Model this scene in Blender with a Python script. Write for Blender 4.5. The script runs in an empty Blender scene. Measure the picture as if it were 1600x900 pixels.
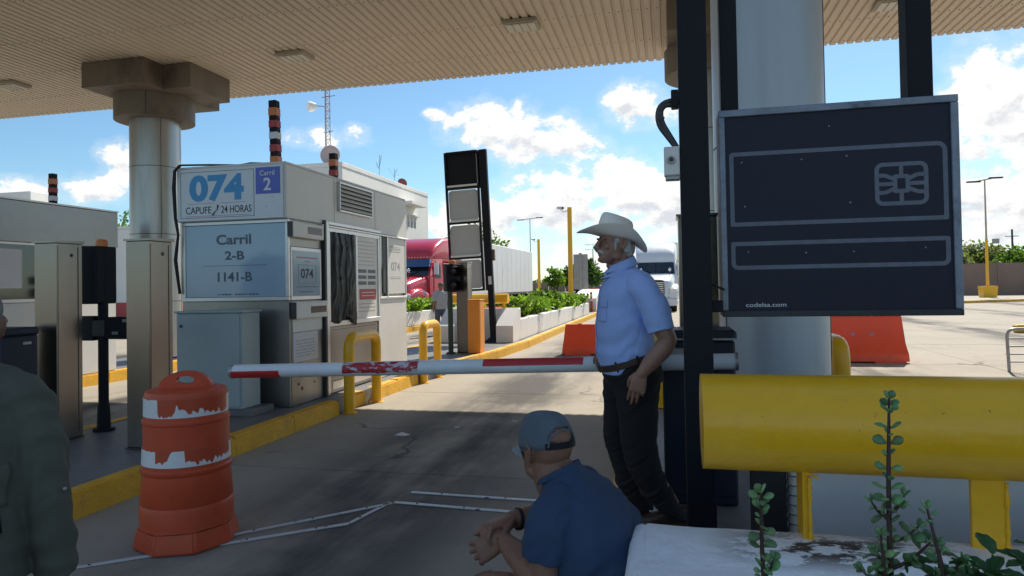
import bpy, bmesh, math, random
import numpy as np
from mathutils import Vector, Matrix, noise as mnoise
random.seed(7)
RNG = np.random.default_rng(11)
S = bpy.context.scene
COL = S.collection
PI = math.pi
R = math.radians

# ------------------------------------------------------------------ camera
PSI = R(12.93)
cam_data = bpy.data.cameras.new('camera')
cam_data.sensor_width = 36.0
cam_data.lens = 1067 / 1600 * 36
cam_data.shift_y = -21 / 1600
cam_data.clip_start = 0.05
cam_data.clip_end = 6000
cam = bpy.data.objects.new('camera', cam_data)
COL.objects.link(cam)
cam.matrix_world = (Matrix.Translation((0, 0, 1.52)) @ Matrix.Rotation(PSI, 4, 'Z')
                    @ Matrix.Rotation(PI / 2 + R(1.0), 4, 'X') @ Matrix.Rotation(R(-1.0), 4, 'Z'))
S.camera = cam

# ------------------------------------------------------------------ light
S.view_settings.view_transform = 'Standard'
S.view_settings.look = 'None'
S.view_settings.gamma = 1.0
S.view_settings.exposure = 1.0
SUN = Vector((0.26, 0.95, 1.0)).normalized()
sun_el = math.asin(SUN.z)
sun_az = math.atan2(SUN.x, SUN.y)
sl = bpy.data.lights.new('sun', 'SUN')
sl.energy = 3.5
sl.angle = R(0.53)
sl.color = (1.0, 0.91, 0.76)
so = bpy.data.objects.new('sun', sl)
COL.objects.link(so)
so.rotation_euler = (-SUN).to_track_quat('-Z', 'Y').to_euler()
so.location = (0, 0, 30)


class N:
    """small node-tree helper"""
    def __init__(s, tree):
        s.t = tree

    def new(s, typ, **kw):
        n = s.t.nodes.new(typ)
        for k, v in kw.items():
            setattr(n, k, v)
        return n

    def put(s, sock, v):
        if v is None:
            return
        if hasattr(v, 'is_linked') or hasattr(v, 'links'):
            s.t.links.new(v, sock)
        else:
            sock.default_value = v

    def m(s, op, a, b=None, c=None, clamp=False):
        n = s.new('ShaderNodeMath', operation=op, use_clamp=clamp)
        for i, v in enumerate((a, b, c)):
            s.put(n.inputs[i], v)
        return n.outputs[0]

    def vm(s, op, a, b=None):
        n = s.new('ShaderNodeVectorMath', operation=op)
        s.put(n.inputs[0], a)
        s.put(n.inputs[1], b)
        return n.outputs[0]

    def mix(s, f, a, b, mode='MIX'):
        n = s.new('ShaderNodeMix', data_type='RGBA', blend_type=mode)
        s.put(n.inputs[0], f)
        s.put(n.inputs[6], a)
        s.put(n.inputs[7], b)
        return n.outputs[2]

    def noise(s, vec, scale, detail=3, rough=0.55, dist=0.0):
        n = s.new('ShaderNodeTexNoise')
        if vec is not None:
            s.t.links.new(vec, n.inputs['Vector'])
        n.inputs['Scale'].default_value = scale
        n.inputs['Detail'].default_value = detail
        n.inputs['Roughness'].default_value = rough
        n.inputs['Distortion'].default_value = dist
        return n.outputs['Fac']

    def step(s, v, lo, hi):
        n = s.new('ShaderNodeMapRange', interpolation_type='SMOOTHSTEP')
        s.put(n.inputs[0], v)
        n.inputs[1].default_value = lo
        n.inputs[2].default_value = hi
        return n.outputs[0]

    def sep(s, v):
        n = s.new('ShaderNodeSeparateXYZ')
        s.t.links.new(v, n.inputs[0])
        return n.outputs

    def comb(s, x, y, z):
        n = s.new('ShaderNodeCombineXYZ')
        for i, v in enumerate((x, y, z)):
            s.put(n.inputs[i], v)
        return n.outputs[0]


world = bpy.data.worlds.new('World')
S.world = world
world.use_nodes = True
wt = world.node_tree
wt.nodes.clear()
w = N(wt)
sky = w.new('ShaderNodeTexSky', sky_type='NISHITA')
sky.sun_disc = False
sky.sun_elevation = sun_el
sky.sun_rotation = sun_az
sky.altitude = 0
sky.air_density = 1.0
sky.dust_density = 0.3
sky.ozone_density = 3.0
wdir = w.new('ShaderNodeTexCoord').outputs['Generated']
dx, dy, dz = w.sep(wdir)
az = w.m('MULTIPLY', w.m('ARCTAN2', dx, dy), 57.29578)
el = w.m('MULTIPLY', w.m('ARCSINE', dz), 57.29578)
# cumulus clouds: azimuth, elevation, half width, half height (degrees), weight
BLOBS = [(-14.3, 13.2, 4.2, 2.2, 1.), (-10.6, 12.1, 4.6, 2.2, 1.), (-7.6, 11.6, 2.8, 2.2, 1.), (-12.4, 14.9, 1.0, .7, .8),
         (-2.6, 14.4, 2.9, 1.7, 1.), (-.6, 14.0, 2.2, 1.3, .9), (-28.6, 12.0, 2.6, 1.1, .85), (-25.6, 12.3, 1.6, 1.1, .85),
         (-19.1, 14.2, 1.1, .6, .8), (-44.6, 7.3, 2.6, 1.2, .9), (-42.4, 9.4, 1.6, 1.7, 1.), (-48.6, 7.0, 3.2, 1.1, .9),
         (-15.6, 5.2, 4.6, 2.6, .95), (-9.5, 6.8, 4.4, 3.2, 1.05), (-4.0, 7.4, 5.4, 3.2, 1.1), (1.5, 7.0, 5, 3.2, 1.1),
         (-5.0, 2.6, 13, 2.6, .72), (24.5, 11.6, 5.2, 4.2, 1.15), (21.6, 8.9, 2.4, 2.0, .9), (23.5, 4.9, 6.0, 3.4, 1.05), (20.5, 5.8, 3, 1.6, .95),
         (31, 9, 7, 6, 1.1), (9, 4, 8, 3.5, 1.), (16, 6.5, 5, 2.0, .9), (-24, 2.6, 5, 1.1, .6), (-38, 2.8, 6, 1.2, .7)]
n1 = w.noise(w.comb(w.m('MULTIPLY', az, 0.9), w.m('MULTIPLY', el, 1.25), 3.3), 0.42, 8, 0.60)
n1b = w.noise(w.comb(w.m('MULTIPLY', w.m('SUBTRACT', az, 0.30), 0.9), w.m('MULTIPLY', w.m('ADD', el, 0.55), 1.25), 3.3), 0.42, 8, 0.60)
cover = None
heat = None
for a0, e0, ra, re, wgt in BLOBS:
    u = w.m('DIVIDE', w.m('SUBTRACT', az, a0), ra)
    v = w.m('DIVIDE', w.m('SUBTRACT', el, e0), re)
    q = w.m('SUBTRACT', wgt, w.m('MULTIPLY', w.m('ADD', w.m('MULTIPLY', u, u), w.m('MULTIPLY', v, v)), 0.62))
    low = w.m('MULTIPLY', v, w.m('MAXIMUM', q, 0.0))
    cover = q if cover is None else w.m('SMOOTH_MAX', cover, q, 0.18)
    heat = low if heat is None else w.m('ADD', heat, low)
# the same kind of cloud field carries on all round
nb = w.noise(w.comb(w.m('MULTIPLY', az, 0.6), w.m('MULTIPLY', el, 1.0), 9.1), 0.14, 2, 0.5)
gen = w.m('SUBTRACT', w.m('MULTIPLY', w.step(nb, .56, .72), 1.05), w.m('MULTIPLY', w.step(w.m('ABSOLUTE', w.m('SUBTRACT', az, -12.)), 48, 40), 3.0))
cover = w.m('MAXIMUM', cover, gen)
dens = w.m('ADD', cover, w.m('MULTIPLY', w.m('SUBTRACT', n1, 0.5), 2.7))
mask = w.m('MULTIPLY', w.step(dens, 0.50, 0.78), w.step(el, -1.5, 1.2))
# thin wispy edge veil
veil = w.m('MULTIPLY', w.step(dens, -0.1, 0.6), 0.22)
lit = w.m('ADD', 0.76, w.m('ADD', w.m('MULTIPLY', w.m('SUBTRACT', n1, n1b), 3.6), w.m('MULTIPLY', heat, .62)))
lit = w.m('ADD', lit, w.m('MULTIPLY', w.step(dens, 1.1, .45), .32))
lit = w.step(lit, 0.1, 0.95)
CL_DARK = (3.7, 3.85, 4.1, 1)
CL_LITE = (5.4, 5.35, 5.2, 1)
cloudc = w.mix(lit, CL_DARK, CL_LITE)
skyc = w.mix(1.0, sky.outputs[0], (0.545, 0.665, 0.68, 1), 'MULTIPLY')
col = w.mix(veil, skyc, CL_LITE)
col = w.mix(mask, col, cloudc)
bg = w.new('ShaderNodeBackground')
bg.inputs[1].default_value = 0.1
wt.links.new(col, bg.inputs[0])
wo = w.new('ShaderNodeOutputWorld')
wt.links.new(bg.outputs[0], wo.inputs[0])


# ------------------------------------------------------------------ materials
def mat(name, c, rough=0.6, metal=0.0, var=0.12, vs=3.0, bump=0.0, bs=60.0, c2=None, dirt=None, dirt_t=(0.55, 0.75),
        dirt_s=2.2, stretch=(1, 1, 1), spec=None, island=0.0, coat=0.0, rvar=0.12, trans=0.0):
    m_ = bpy.data.materials.new(name)
    m_.use_nodes = True
    t = m_.node_tree
    n = N(t)
    b = t.nodes['Principled BSDF']
    co = n.new('ShaderNodeTexCoord').outputs['Object']
    cs = n.vm('MULTIPLY', co, stretch)
    f = n.noise(cs, vs, 5, 0.6)
    f2 = n.noise(cs, vs * 7.3, 3, 0.6)
    fm = n.m('ADD', n.m('MULTIPLY', f, 0.7), n.m('MULTIPLY', f2, 0.3))
    fm = n.step(fm, 0.25, 0.75)
    ca = tuple(max(0, x * (1 - var)) for x in c) + (1,)
    cb = tuple(min(1, x * (1 + var)) for x in c) + (1,)
    if c2:
        cb = tuple(c2) + (1,)
        ca = tuple(c) + (1,)
    colr = n.mix(fm, ca, cb)
    if island:
        g = n.new('ShaderNodeNewGeometry').outputs['Random Per Island']
        hv = n.new('ShaderNodeHueSaturation')
        n.put(hv.inputs['Value'], n.m('ADD', 1 - island, n.m('MULTIPLY', g, 2 * island)))
        n.put(hv.inputs['Hue'], n.m('ADD', 0.485, n.m('MULTIPLY', n.m('FRACT', n.m('MULTIPLY', g, 7.7)), 0.03)))
        n.put(hv.inputs['Color'], colr)
        colr = hv.outputs[0]
    if dirt:
        d = n.noise(cs, dirt_s, 7, 0.68)
        colr = n.mix(n.step(d, *dirt_t), colr, tuple(dirt) + (1,))
    t.links.new(colr, b.inputs['Base Color'])
    n.put(b.inputs['Roughness'], n.m('ADD', rough - rvar / 2, n.m('MULTIPLY', f, rvar), clamp=True))
    b.inputs['Metallic'].default_value = metal
    if spec is not None:
        b.inputs['Specular IOR Level'].default_value = spec
    if coat:
        b.inputs['Coat Weight'].default_value = coat
        b.inputs['Coat Roughness'].default_value = 0.15
    if trans:
        b.inputs['Transmission Weight'].default_value = trans
    if bump:
        bn = n.new('ShaderNodeBump')
        bn.inputs['Strength'].default_value = bump
        bn.inputs['Distance'].default_value = 0.02
        n.put(bn.inputs['Height'], n.m('ADD', n.noise(cs, bs, 4, 0.6), n.m('MULTIPLY', f, .6)))
        t.links.new(bn.outputs[0], b.inputs['Normal'])
    return m_


def tree_of(m_):
    t = m_.node_tree
    return t, N(t), t.nodes['Principled BSDF']


M = {}
M['concrete'] = mat('concrete', (0.36, 0.33, 0.285), .9, var=.14, vs=.8, bump=.25, bs=25)
M['kerb_top'] = mat('island_concrete', (0.15, 0.15, 0.155), .5, var=.22, vs=1.1, bump=.3, bs=18, dirt=(.07, .07, .07), dirt_s=.9)
M['kerb'] = mat('kerb_yellow', (0.70, 0.375, 0.02), .62, var=.15, vs=4, bump=.35, bs=30, dirt=(.30, .24, .13), dirt_t=(.60, .70), dirt_s=5)
M['yellow'] = mat('yellow_paint', (0.86, 0.455, 0.010), .33, var=.07, vs=3, bump=.22, bs=13, rvar=.1, coat=.12, dirt=(.42, .25, .02), dirt_t=(.62, .8), dirt_s=3)
M['orange_box'] = mat('orange_paint', (0.75, 0.27, 0.03), .5, var=.08, bump=.05)
M['orange'] = mat('orange_plastic', (0.56, 0.072, 0.022), .45, var=.12, vs=5, bump=.06, bs=30, dirt=(.42, .09, .04), dirt_t=(.5, .8), dirt_s=4)
M['red_plastic'] = mat('red_plastic', (0.86, 0.085, 0.03), .4, var=.08, vs=3, bump=.05, dirt=(.55, .09, .05), dirt_t=(.58, .75), dirt_s=3)
M['steel'] = mat('stainless', (0.235, 0.208, 0.19), .24, metal=1., var=.05, vs=.8, bump=.07, bs=1.1, stretch=(4, 4, 1.0), rvar=.10, dirt=(.17, .155, .14), dirt_t=(.60, .85), dirt_s=1.0)
M['booth_steel'] = mat('booth_sheet', (0.29, 0.28, 0.265), .36, metal=.85, var=.10, vs=.9, bump=.10, bs=2.5, rvar=.2, dirt=(.34, .29, .23), dirt_t=(.60, .82), dirt_s=1.6)
M['booth_white'] = mat('booth_painted', (0.66, 0.66, 0.65), .42, var=.06, vs=1.5, bump=.10, bs=2.2, dirt=(.50, .47, .42), dirt_t=(.58, .85), dirt_s=1.7, stretch=(1, 1, .5))
M['alu'] = mat('aluminium_frame', (0.62, 0.62, 0.62), .4, metal=.8, var=.08, vs=6)
M['white'] = mat('white_paint', (0.74, 0.73, 0.70), .6, var=.05, vs=1.4, bump=.15, bs=12, dirt=(.50, .47, .41), dirt_t=(.60, .8), dirt_s=1.8)
M['whitewall'] = mat('white_wall', (0.76, 0.75, 0.72), .8, var=.06, vs=.5, bump=.2, bs=10, dirt=(.58, .56, .52), dirt_t=(.58, .8), dirt_s=.5)
M['planter'] = mat('planter_whitewash', (0.86, 0.90, 0.93), .75, var=.07, vs=3.5, bump=.5, bs=14, stretch=(1, 1, 1.2))
M['sheet_blue'] = mat('cabinet_paint', (0.40, 0.46, 0.47), .5, var=.05, vs=1.4, bump=.04, dirt=(.3, .34, .34), dirt_t=(.62, .82), dirt_s=1.5)
M['panel_glass'] = mat('printed_panel', (0.34, 0.46, 0.58), .12, var=.04, vs=1.0, spec=.6, rvar=.04)
M['sign_white'] = mat('sign_sheet', (0.66, 0.70, 0.74), .35, var=.04, vs=2)
M['sign_blue'] = mat('sign_blue', (0.09, 0.13, 0.52), .4, var=.06)
M['ink_cyan'] = mat('ink_cyan', (0.05, 0.30, 0.60), .45, var=.05)
M['ink_dark'] = mat('ink_dark', (0.028, 0.03, 0.038), .6, var=.1)
M['ink_grey'] = mat('ink_grey', (0.10, 0.12, 0.16), .5, var=.1)
M['ink_faint'] = mat('ink_faint', (0.36, 0.37, 0.38), .5, var=.1)
M['ink_red'] = mat('ink_red', (0.42, 0.05, 0.05), .5, var=.1)
M['ink_pink'] = mat('ink_pink', (0.50, 0.20, 0.30), .5, var=.1)
M['ink_white'] = mat('ink_white', (0.72, 0.74, 0.78), .5, var=.05)
M['black'] = mat('black_paint', (0.010, 0.0105, 0.016), .55, var=.2, vs=4, bump=.05, spec=.22, dirt=(.024, .026, .034), dirt_t=(.62, .85), dirt_s=2.5)
M['black_rubber'] = mat('black_rubber', (0.016, 0.016, 0.017), .7, var=.2)
M['navy'] = mat('gate_housing_paint', (0.026, 0.029, 0.048), .48, spec=.3, var=.12, vs=2, dirt=(.07, .075, .09), dirt_t=(.62, .8), dirt_s=3)
M['green_post'] = mat('dark_green_paint', (0.02, 0.045, 0.03), .5, var=.15)
M['amber'] = mat('amber_lens', (0.62, 0.17, 0.02), .3, var=.1)
M['lens_dark'] = mat('dark_lens', (0.03, 0.022, 0.02), .15, var=.2)
M['canopy'] = mat('canopy_sheet', (0.66, 0.58, 0.47), .55, var=.06, vs=.5, bump=.03, dirt=(.46, .35, .23), dirt_t=(.56, .8), dirt_s=.6, stretch=(1, .5, 1))
M['fascia'] = mat('fascia_dark', (0.12, 0.09, 0.075), .6, var=.1)
M['cap'] = mat('capital_sheet', (0.19, 0.16, 0.13), .6, var=.12, vs=1.2, bump=.06, dirt=(.08, .06, .05), dirt_t=(.45, .72), dirt_s=1.1, stretch=(1, 1, .5))
M['column'] = mat('column_cladding', (0.49, 0.54, 0.585), .36, metal=.15, var=.06, vs=1.0, bump=.02, dirt=(.33, .33, .31), dirt_t=(.55, .85), dirt_s=.9, stretch=(2, 2, .35))
M['column_grey'] = mat('column_cladding_grey', (0.40, 0.41, 0.41), .3, var=.10, vs=.8, metal=.6, dirt=(.22, .21, .19), dirt_t=(.48, .8), dirt_s=.9, stretch=(2.5, 2.5, .25))  # darker, greyer base than the near column's cladding, with upright streaked stains
M['seam'] = mat('seam_dark', (0.06, 0.06, 0.06), .7)
M['lamp_glass'] = mat('lamp_diffuser', (0.62, 0.60, 0.54), .35, var=.05)
M['lamp_frame'] = mat('lamp_frame', (0.40, 0.36, 0.29), .5, var=.08)
M['grey_metal'] = mat('galvanised', (0.34, 0.34, 0.34), .45, metal=.7, var=.15, vs=4)
M['dark_metal'] = mat('dark_metal', (0.06, 0.06, 0.062), .5, metal=.4, var=.15)
M['glass_dark'] = mat('dark_glass', (0.018, 0.026, 0.034), .06, var=.1, spec=.9)
M['glass_blue'] = mat('visor_glass', (0.03, 0.09, 0.22), .12, var=.05, spec=.8)
M['bag'] = mat('black_plastic_bag', (0.009, 0.009, 0.011), .40, var=.2, spec=.22, rvar=.06)
M['paper'] = mat('paper_notice', (0.62, 0.62, 0.66), .6, var=.05)
M['truck_red'] = mat('truck_red', (0.55, 0.018, 0.045), .25, var=.06, coat=.6)
M['truck_white'] = mat('truck_white', (0.70, 0.73, 0.76), .3, var=.04, coat=.4)
M['trailer'] = mat('trailer_white', (0.74, 0.74, 0.72), .45, var=.05, vs=.5, dirt=(.6, .58, .55), dirt_t=(.58, .8), dirt_s=.6)
M['chrome'] = mat('chrome', (0.72, 0.72, 0.72), .15, metal=1., var=.05)
M['headlight'] = mat('headlight_lens', (0.82, 0.80, 0.74), .12, var=.04)
M['leaf'] = mat('leaf_green', (0.09, 0.16, 0.03), .5, var=.25, vs=1.5, island=.45)
M['leaf_dark'] = mat('leaf_dark', (0.04, 0.085, 0.022), .5, var=.25, vs=.6, island=.45)
M['leaf_hedge'] = mat('leaf_hedge', (0.13, 0.21, 0.03), .5, var=.25, vs=1.5, island=.5)
M['leaf_dry'] = mat('leaf_olive', (0.12, 0.14, 0.06), .6, var=.2, vs=1.0, island=.4)
M['leaf_jade'] = mat('succulent_leaf', (0.125, 0.255, 0.10), .38, var=.25, vs=14, bump=.05, bs=90)
M['leaf_broad'] = mat('broad_leaf', (0.07, 0.15, 0.065), .45, var=.25, vs=9, bump=.06, bs=40)
M['stem_jade'] = mat('succulent_stem', (0.060, 0.032, 0.026), .6, var=.2, vs=20)
M['bark'] = mat('bark', (0.10, 0.075, 0.05), .9, var=.25, vs=6, bump=.5, bs=30)
M['soil'] = mat('soil', (0.07, 0.05, 0.035), .95, var=.3, vs=6, bump=.6, bs=40)
M['brown_wall'] = mat('brown_block', (0.27, 0.185, 0.145), .9, var=.10, vs=.7, bump=.2, bs=12)
M['skin'] = mat('skin_tan', (0.25, 0.125, 0.085), .5, var=.14, vs=14, bump=.10, bs=160, rvar=.1, dirt=(.18, .085, .058), dirt_t=(.48, .75), dirt_s=16)
M['skin_old'] = mat('skin_weathered', (0.31, 0.165, 0.115), .5, var=.16, vs=16, bump=.18, bs=110, rvar=.1, dirt=(.22, .11, .078), dirt_t=(.5, .75), dirt_s=18)
M['hair_white'] = mat('hair_white', (0.52, 0.51, 0.49), .7, var=.2, vs=60, bump=.6, bs=120, stretch=(1, 1, .25))
M['hair_grey'] = mat('hair_grey', (0.10, 0.095, 0.09), .8, var=.3, vs=80, bump=.6, bs=150)
M['felt'] = mat('hat_felt', (0.90, 0.84, 0.76), .85, var=.05, vs=6, bump=.08, bs=140, dirt=(.76, .71, .64), dirt_t=(.58, .8), dirt_s=6)
M['shirt_blue'] = mat('shirt_light_blue', (0.34, 0.47, 0.84), .85, var=.05, vs=5, bump=.05, bs=220)
M['trousers'] = mat('trousers_black', (0.013, 0.0105, 0.012), .9, var=.12, vs=8, bump=.08, bs=220)
M['leather'] = mat('leather_brown', (0.055, 0.028, 0.018), .45, var=.2, vs=14)
M['tee_navy'] = mat('tee_navy', (0.032, 0.060, 0.122), .9, var=.08, vs=5, bump=.06, bs=240)
M['cap_denim'] = mat('cap_denim', (0.10, 0.128, 0.16), .88, var=.16, vs=12, bump=.10, bs=200)
M['jeans'] = mat('jeans_blue', (0.07, 0.09, 0.14), .88, var=.12, vs=8, bump=.08, bs=220)
M['jacket'] = mat('jacket_olive', (0.084, 0.092, 0.072), .85, var=.12, vs=6, bump=.08, bs=160)
M['tee_grey'] = mat('tee_grey', (0.36, 0.37, 0.40), .9, var=.06)
M['eye'] = mat('eye_white', (0.20, 0.17, 0.15), .25, var=.02)
M['ceramic'] = mat('dish_pinkish', (0.52, 0.40, 0.38), .6, var=.05)


# sunlight comes through thin leaves
for k_ in ('leaf', 'leaf_dark', 'leaf_hedge', 'leaf_dry', 'leaf_broad'):
    t, n, b = tree_of(M[k_])
    b.inputs['Specular IOR Level'].default_value = .2
    tr_ = n.new('ShaderNodeBsdfTranslucent')
    src = b.inputs['Base Color'].links[0].from_socket
    t.links.new(n.mix(1.0, src, (1.5, 1.7, .8, 1), 'MULTIPLY'), tr_.inputs[0])
    mx = n.new('ShaderNodeMixShader')
    mx.inputs[0].default_value = .42
    t.links.new(b.outputs[0], mx.inputs[1])
    t.links.new(tr_.outputs[0], mx.inputs[2])
    t.links.new(mx.outputs[0], t.nodes['Material Output'].inputs[0])


# barrier stripes that have partly flaked off / torn bands
def flaky(name, paint, under, lo, hi, scale, stretch, rough=.45):
    m_ = mat(name, paint, rough, var=.06)
    t, n, b = tree_of(m_)
    co = n.new('ShaderNodeTexCoord').outputs['Object']
    f = n.noise(n.vm('MULTIPLY', co, stretch), scale, 6, .65)
    src = b.inputs['Base Color'].links[0].from_socket
    t.links.new(n.mix(n.step(f, lo, hi), src, tuple(under) + (1,)), b.inputs['Base Color'])
    return m_


M['boom_white'] = mat('boom_white', (0.70, 0.74, 0.78), .4, var=.06, vs=4, dirt=(.48, .5, .52), dirt_t=(.6, .8), dirt_s=5)
M['boom_red'] = mat('boom_red', (0.50, 0.025, 0.03), .4, var=.08)
M['boom_red_worn'] = flaky('boom_red_worn', (0.40, 0.02, 0.03), (.55, .52, .58), .50, .56, 22, (.6, 1, 1.6))


def torn(name, z0, z1):
    # retroreflective tape torn off from its upper edge in vertical rags
    m_ = mat(name, (.74, .75, .76), .4, var=.07, vs=12)
    t, n, b = tree_of(m_)
    co = n.new('ShaderNodeTexCoord').outputs['Object']
    rag = n.noise(n.vm('MULTIPLY', co, (1, 1, .06)), 6.5, 2, .6)
    cut = n.noise(n.vm('MULTIPLY', co, (1, 1, .25)), 15.0, 3, .6)
    fine = n.noise(co, 34, 4, .6)
    h = n.m('DIVIDE', n.m('SUBTRACT', n.sep(co)[2], z0), z1 - z0)
    depth = n.m('MULTIPLY', n.step(rag, .50, .525), n.m('ADD', -.15, n.m('MULTIPLY', cut, 1.75)))
    v = n.m('ADD', n.m('ADD', h, depth), n.m('MULTIPLY', n.m('SUBTRACT', fine, .5), .35))
    src = b.inputs['Base Color'].links[0].from_socket
    t.links.new(n.mix(n.step(v, 1.0, 1.02), src, (.50, .068, .022, 1)), b.inputs['Base Color'])
    return m_


M['strip_metal'] = flaky('worn_strip', (0.55, 0.56, 0.58), (.06, .06, .06), .60, .66, 14, (1, 1, 1), .35)

# sun bleached concrete road, stained along the wheel paths
m_ = mat('road_concrete', (0.33, 0.295, 0.245), .88, var=.10, vs=.6, bump=.35, bs=40, rvar=.15)
t, n, b = tree_of(m_)
geo = n.new('ShaderNodeNewGeometry').outputs['Position']
gx, gy, gz = n.sep(geo)
st = n.noise(n.vm('MULTIPLY', geo, (1.0, .16, 1)), 1.1, 6, .6)
blot = n.noise(geo, .55, 5, .6)
lane = n.m('ABSOLUTE', n.m('SUBTRACT', n.m('MODULO', n.m('ADD', gx, 43.2 + 2.1 + 2.7), 5.4), 2.7))
oil = n.m('MULTIPLY', n.step(lane, 1.25, .2), n.step(n.m('ADD', st, n.m('MULTIPLY', blot, .6)), .62, .92))
src = b.inputs['Base Color'].links[0].from_socket
c_ = n.mix(n.m('MULTIPLY', n.step(blot, .42, .7), .35), src, (.20, .185, .165, 1))
c_ = n.mix(n.m('MULTIPLY', oil, .88), c_, (.022, .022, .024, 1))
# hairline cracks
vo = n.new('ShaderNodeTexVoronoi', feature='DISTANCE_TO_EDGE')
wv = n.new('ShaderNodeVectorMath', operation='ADD')
nz_ = n.new('ShaderNodeTexNoise'); nz_.inputs['Scale'].default_value = 1.6; nz_.inputs['Detail'].default_value = 6
t.links.new(geo, nz_.inputs['Vector'])
t.links.new(geo, wv.inputs[0]); t.links.new(n.vm('MULTIPLY', nz_.outputs['Color'], (1.1, 1.1, 0)), wv.inputs[1])
t.links.new(wv.outputs[0], vo.inputs['Vector']); vo.inputs['Scale'].default_value = .33
crk = n.m('MULTIPLY', n.step(vo.outputs['Distance'], .009, .003), n.step(n.noise(geo, .4, 3, .5), .52, .60))
c_ = n.mix(n.m('MULTIPLY', crk, .65), c_, (.03, .03, .03, 1))
sp2 = n.noise(geo, 3.4, 4, .6)
c_ = n.mix(n.m('MULTIPLY', n.step(sp2, .66, .72), .35), c_, (.035, .035, .036, 1))
spk = n.noise(geo, 60, 2, .5)
c_ = n.mix(n.m('MULTIPLY', n.step(spk, .66, .74), .25), c_, (.42, .40, .37, 1))
t.links.new(c_, b.inputs['Base Color'])
M['road'] = m_

# rubbed and chipped yellow paint
for k_ in ('yellow', 'kerb'):
    t, n, b = tree_of(M[k_])
    co = n.new('ShaderNodeTexCoord').outputs['Object']
    ch = n.noise(co, 26, 5, .7)
    cm_ = n.noise(co, 2.5, 3, .6)
    src = b.inputs['Base Color'].links[0].from_socket
    t.links.new(n.mix(n.m('MULTIPLY', n.step(ch, .668, .69), n.step(cm_, .46, .62)), src, (.16, .11, .07, 1) if k_ == 'kerb' else (.12, .07, .035, 1)), b.inputs['Base Color'])
# every leaf its own green
t, n, b = tree_of(M['leaf_jade'])
hv = n.new('ShaderNodeHueSaturation')
rd = n.new('ShaderNodeObjectInfo').outputs['Random']
n.put(hv.inputs['Value'], n.m('ADD', .55, n.m('MULTIPLY', rd, .9)))
n.put(hv.inputs['Hue'], n.m('ADD', .475, n.m('MULTIPLY', n.m('FRACT', n.m('MULTIPLY', rd, 9.3)), .04)))
src = b.inputs['Base Color'].links[0].from_socket
t.links.new(src, hv.inputs['Color']); t.links.new(hv.outputs[0], b.inputs['Base Color'])

# dusty dirt and cobwebs on the planter ledge
m_ = M['planter']
t, n, b = tree_of(m_)
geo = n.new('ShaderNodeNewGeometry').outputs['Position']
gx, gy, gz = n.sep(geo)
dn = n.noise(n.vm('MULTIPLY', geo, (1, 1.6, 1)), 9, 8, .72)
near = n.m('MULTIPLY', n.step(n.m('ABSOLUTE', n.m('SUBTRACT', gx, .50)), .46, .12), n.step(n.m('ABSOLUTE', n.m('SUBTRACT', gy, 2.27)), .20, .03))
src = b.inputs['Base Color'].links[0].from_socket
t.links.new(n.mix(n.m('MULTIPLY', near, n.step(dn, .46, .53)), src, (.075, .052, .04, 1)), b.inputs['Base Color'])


# ------------------------------------------------------------------ geometry helpers
def empty(name, loc=(0, 0, 0), rz=0.0):
    o = bpy.data.objects.new(name, None)
    o.empty_display_size = 0.2
    COL.objects.link(o)
    o.location = loc
    o.rotation_euler = (0, 0, rz)
    return o


def tag(o, label=None, cat=None, group=None, kind=None):
    if label:
        o['label'] = label
    if cat:
        o['category'] = cat
    if group:
        o['group'] = group
    if kind:
        o['kind'] = kind
    return o


def thing(name, loc, label, cat, group=None, rz=0.0):
    return tag(empty(name, loc, rz), label, cat, group)


def kids(o):
    return [c for c in bpy.data.objects if c.parent == o]


def copy_tree(o, parent=None):
    c = o.copy()
    COL.objects.link(c)
    c.parent = parent
    for ch in kids(o):
        copy_tree(ch, c)
    return c


def link(name, me, material=None, parent=None, loc=None):
    o = bpy.data.objects.new(name, me)
    COL.objects.link(o)
    if material is not None and not me.materials:
        me.materials.append(material)
    if parent is not None:
        o.parent = parent
    if loc is not None:
        o.location = loc
    return o


def frame_of(t):
    t = Vector(t).normalized()
    a = Vector((0, 0, 1)) if abs(t.z) < 0.9 else Vector((1, 0, 0))
    u = a.cross(t).normalized()
    return u, t.cross(u).normalized()


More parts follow.
